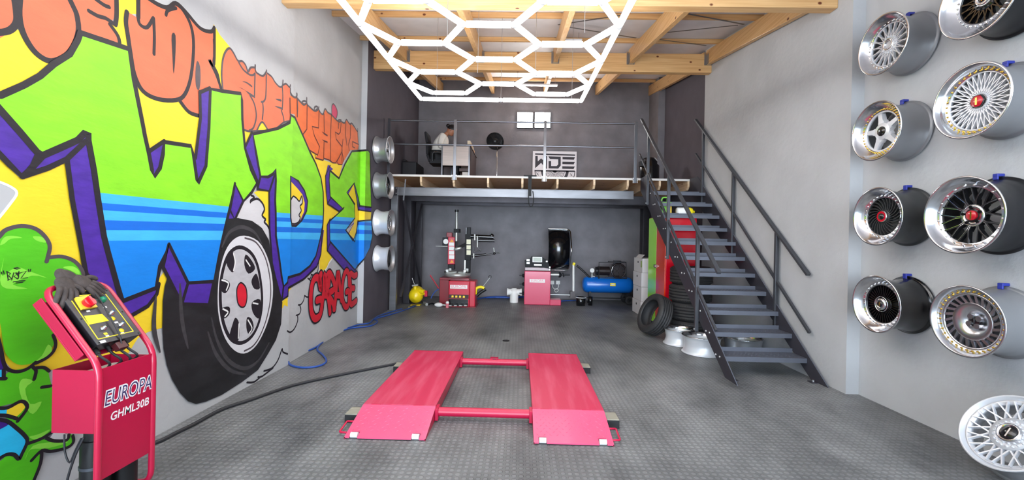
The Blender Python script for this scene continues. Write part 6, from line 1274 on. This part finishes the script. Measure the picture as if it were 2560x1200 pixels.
mb = MB(); mb.lathe([(.001, 0), (.06, .003), (.07, .02), (.07, .16)], m_lab, 28, Matrix(((0, 0, 1, 2.52), (1, 0, 0, 6.78), (0, 1, 0, zb_), (0, 0, 0, 1)))); mb.build('body', t)
mb = MB(); mb.lathe([(.07, .16), (.07, .22), (.055, .25), (.02, .27), (.02, .29), (.001, .29)], m_yel, 28, Matrix(((0, 0, 1, 2.52), (1, 0, 0, 6.78), (0, 1, 0, zb_), (0, 0, 0, 1)))); mb.build('neck', t)['label'] = 'yellow end of the bottle'
# tyres
m_tyr = M('tyre_rubber', (46, 45, 46), .6, var=.18, vs=10, bump=.25, bs=70)
def tyre(lab, grp, R, W, X, rim_r=.205):
    t = thing('car_tyre', lab, 'tyre', X.to_translation(), X.to_euler(), grp); h = W/2
    mb = MB(); out = [(rim_r+.012, -h*.72), (rim_r, -h*.80), (rim_r+.014, -h*.92), (rim_r+.05, -h), (R-.04, -h*.96), (R-.012, -h*.80)]
    def grooves():
        g = []
        for c in (-.5, -.17, .17, .5): g += [(R, h*(c-.06)), (R-.009, h*(c-.05)), (R-.009, h*(c+.05)), (R, h*(c+.06))]
        return [(R-.004, -h*.7)]+g+[(R-.004, h*.7)]
    prof = out+grooves()+[(r, -z) for r, z in reversed(out)]+[(rim_r+.04, h*.68), (R-.03, h*.6), (R-.022, 0), (R-.03, -h*.6), (rim_r+.04, -h*.68)]
    mb.lathe(prof, m_tyr, 72, closed=True); cs = mb.build('casing', t, world=False)
    mb = MB()
    for s in (-1, 1):
        for j in range(60):
            a = 2*pi*j/60+s*.02; r0 = R-.0042; p = Vector((r0*cos(a), r0*sin(a), s*h*.58)); q = Vector((r0*cos(a+.05), r0*sin(a+.05), s*h*.76)); q *= 1; mb.bar(p, q, .006, .006, m_tyr, p.normalized())
    mb.build('tread_blocks', t, world=False); return t
names = ['bottom tyre of the stack behind the stair', 'second tyre up in the stack behind the stair', 'third tyre up in the stack behind the stair', 'top tyre of the stack behind the stair']
for i in range(4): tyre(names[i], 'tyres stacked behind the stair', .30, .262, Matrix.Translation((2.57+(.0, .006, -.006, .004)[i], 6.28, .132+i*.2645)) @ Matrix.Rotation(i*.5, 4, 'Z'))
ax = Vector((-.9, -.2, .40)).normalized(); e1 = ax.cross(Vector((0, 0, 1))).normalized(); e2 = e1.cross(ax)*-1
Rt, Wt = .31, .225; sp_ = sqrt(1-ax.z**2); czz = Rt*sp_+Wt/2*abs(ax.z)-.006
ctr = onY(1637, 779, 6.27); Xt_ = Matrix((( e1.x, ax.cross(e1).x, ax.x, ctr.x), (e1.y, ax.cross(e1).y, ax.y, 6.27), (e1.z, ax.cross(e1).z, ax.z, czz), (0, 0, 0, 1)))
tyre('loose tyre leaning against the tyre stack and cabinet', None, Rt, Wt, Xt_, .20)
# ================================================================== LAMPS
m_tube = M('led_tube', (255, 255, 255), .4, emit=(255, 253, 250), es=TUBE_EMIT); m_conn = M('white_connector', (238, 238, 240), .4); m_wire = M('steel_wire', (170, 170, 172), .4, .8)
S_ = .4286; HW = 2.5*S_; Yend, zs, z_end = 5.56, .0456, 3.27     # hexagon side, half width, far end, slope
HXC = -.292
def hp(x, y): return Vector((HXC+x*S_, y, z_end-zs*(Yend-y)))
hexl = thing('hexagon_light', 'big glowing white hexagon grid light hanging from the roof beams', 'ceiling light', (HXC, 4, 3.2))
h_ = S_*sqrt(3); edges = set()
def key(p): return (round(p[0], 3), round(p[1], 3))
def addE(a, b): edges.add(tuple(sorted((key(a), key(b)))))
yG = Yend-.28                                  # farthest row of hexagon edges
for row in range(6):
    yc = yG-h_/2-row*h_
    for cx_, off in ((-1.5, 0), (0, h_/2), (1.5, 0)):
        y = yc+off
        if off and row == 0: y = yc+off
        V = [(cx_+1*cos(pi/3*k), y+S_*sin(pi/3*k)) for k in range(6)]
        for k in range(6):
            a, b = V[k], V[(k+1) % 6]
            if max(a[1], b[1]) > Yend-.02: continue
            addE(a, b)
yf = yG-6*h_-.05
edges = {e for e in edges if min(e[0][1], e[1][1]) > yf-.01}
fr = [(-2.5, Yend), (2.5, Yend)]
rt = .026
m3 = []
for (a, b) in sorted(edges):
    p, q = hp(*a), hp(*b); d = (q-p).normalized(); mb = MB(); mb.cyl(p+d*.03, q-d*.03, rt, m_tube, 12); mb.build('light_tube', hexl)
nodes = sorted({v for e in edges for v in e})
# outer frame, split at the hexagon tips
tips = sorted([v[1] for v in nodes if abs(abs(v[0])-2.5) < .02 and v[0] < 0])
ys = [yf]+tips+[Yend]
for s in (-1, 1):
    for y0, y1 in zip(ys[:-1], ys[1:]):
        if y1-y0 < .05: continue
        mb = MB(); p, q = hp(s*2.5, y0), hp(s*2.5, y1); d = (q-p).normalized(); mb.cyl(p+d*.03, q-d*.03, rt, m_tube, 12); mb.build('light_tube', hexl)
for y in (Yend, yf):
    for x0, x1 in ((-2.5, 0), (0, 2.5)): mb = MB(); p, q = hp(x0, y), hp(x1, y); d = (q-p).normalized(); mb.cyl(p+d*.03, q-d*.03, rt, m_tube, 12); mb.build('light_tube', hexl)
for v in nodes:
    if sum(1 for e in edges if v in e) >= 2: mb = MB(); mb.ball(hp(*v), .029, m_conn, None, 12, 8); mb.build('connector', hexl)
for v in [(-2.5, Yend), (2.5, Yend), (0, Yend)]: mb = MB(); mb.ball(hp(*v), .029, m_conn, None, 12, 8); mb.build('connector', hexl)
for (x, y) in ((-2, Yend-.03), (2.2, Yend-.03), (0, Yend), (-.5, 4.62), (1.0, 4.62), (-1, 3.9), (1.9, 3.6)):
    p = hp(x, y); mb = MB(); top = 3.40+.183*p.y; mb.cyl(p+Vector((0, 0, .02)), (p.x, p.y, top), .0028, m_wire, 6); mb.build('hanging_wire', hexl)
# twin square flood lights on the back wall
for (x0, x1, lab) in ((1294, 1331, 'left square LED floodlight glowing on the back wall'), (1338, 1375, 'right square LED floodlight glowing on the back wall')):
    a, b = onY(x0, 281, YB-.06), onY(x1, 319, YB-.06); t = thing('floodlight', lab, 'floodlight', ((a.x+b.x)/2, YB-.03, b.z), group='floodlights on the back wall')
    mb = MB(); mb.box(a.x-.012, b.x+.012, YB-.05, YB-.002, b.z-.012, a.z+.012, m_blackp); mb.build('housing', t, .004)
    mb = MB(); mb.box(a.x, b.x, YB-.06, YB-.0505, b.z, a.z, M('flood_emitter', (255, 255, 255), .4, emit=(255, 253, 250), es=LAMP_EMIT)); mb.build('lens', t, .003)
# strip lights under the roof; the short one is a reflection made to glow
for (xa, xb, y, Yl, lab, em) in ((1288, 1394, 213, 8.5, 'slim white strip light hanging over the mezzanine', 5), (1398, 1455, 103, 6.3, 'slim white strip light by the middle rafter', 2.5), (1284, 1303, 119, 7.6, 'short glowing white bar imitating a reflection above the rear beam', 4)):
    a, b = onY(xa, y, Yl), onY(xb, y+2, Yl); t = thing('strip_light', lab, 'strip light', ((a.x+b.x)/2, Yl, a.z), group='strip lights'); mb = MB(); mb.box(a.x, b.x, Yl-.02, Yl+.02, a.z+.005, a.z+.03, m_conn); mb.build('housing', t)
    mb = MB(); mb.cyl((a.x+.01, Yl, a.z-.004), (b.x-.01, Yl, a.z-.004), .012, M('strip_emitter_%d' % int(em*10), (255, 255, 255), .4, emit=(255, 253, 248), es=em), 10); mb.build('tube', t)
    for u in (a.x+.05, b.x-.05): mb = MB(); mb.cyl((u, Yl, a.z+.03), (u, Yl, roofz(Yl)), .003, m_wire, 6); mb.build('hanging_wire', t)
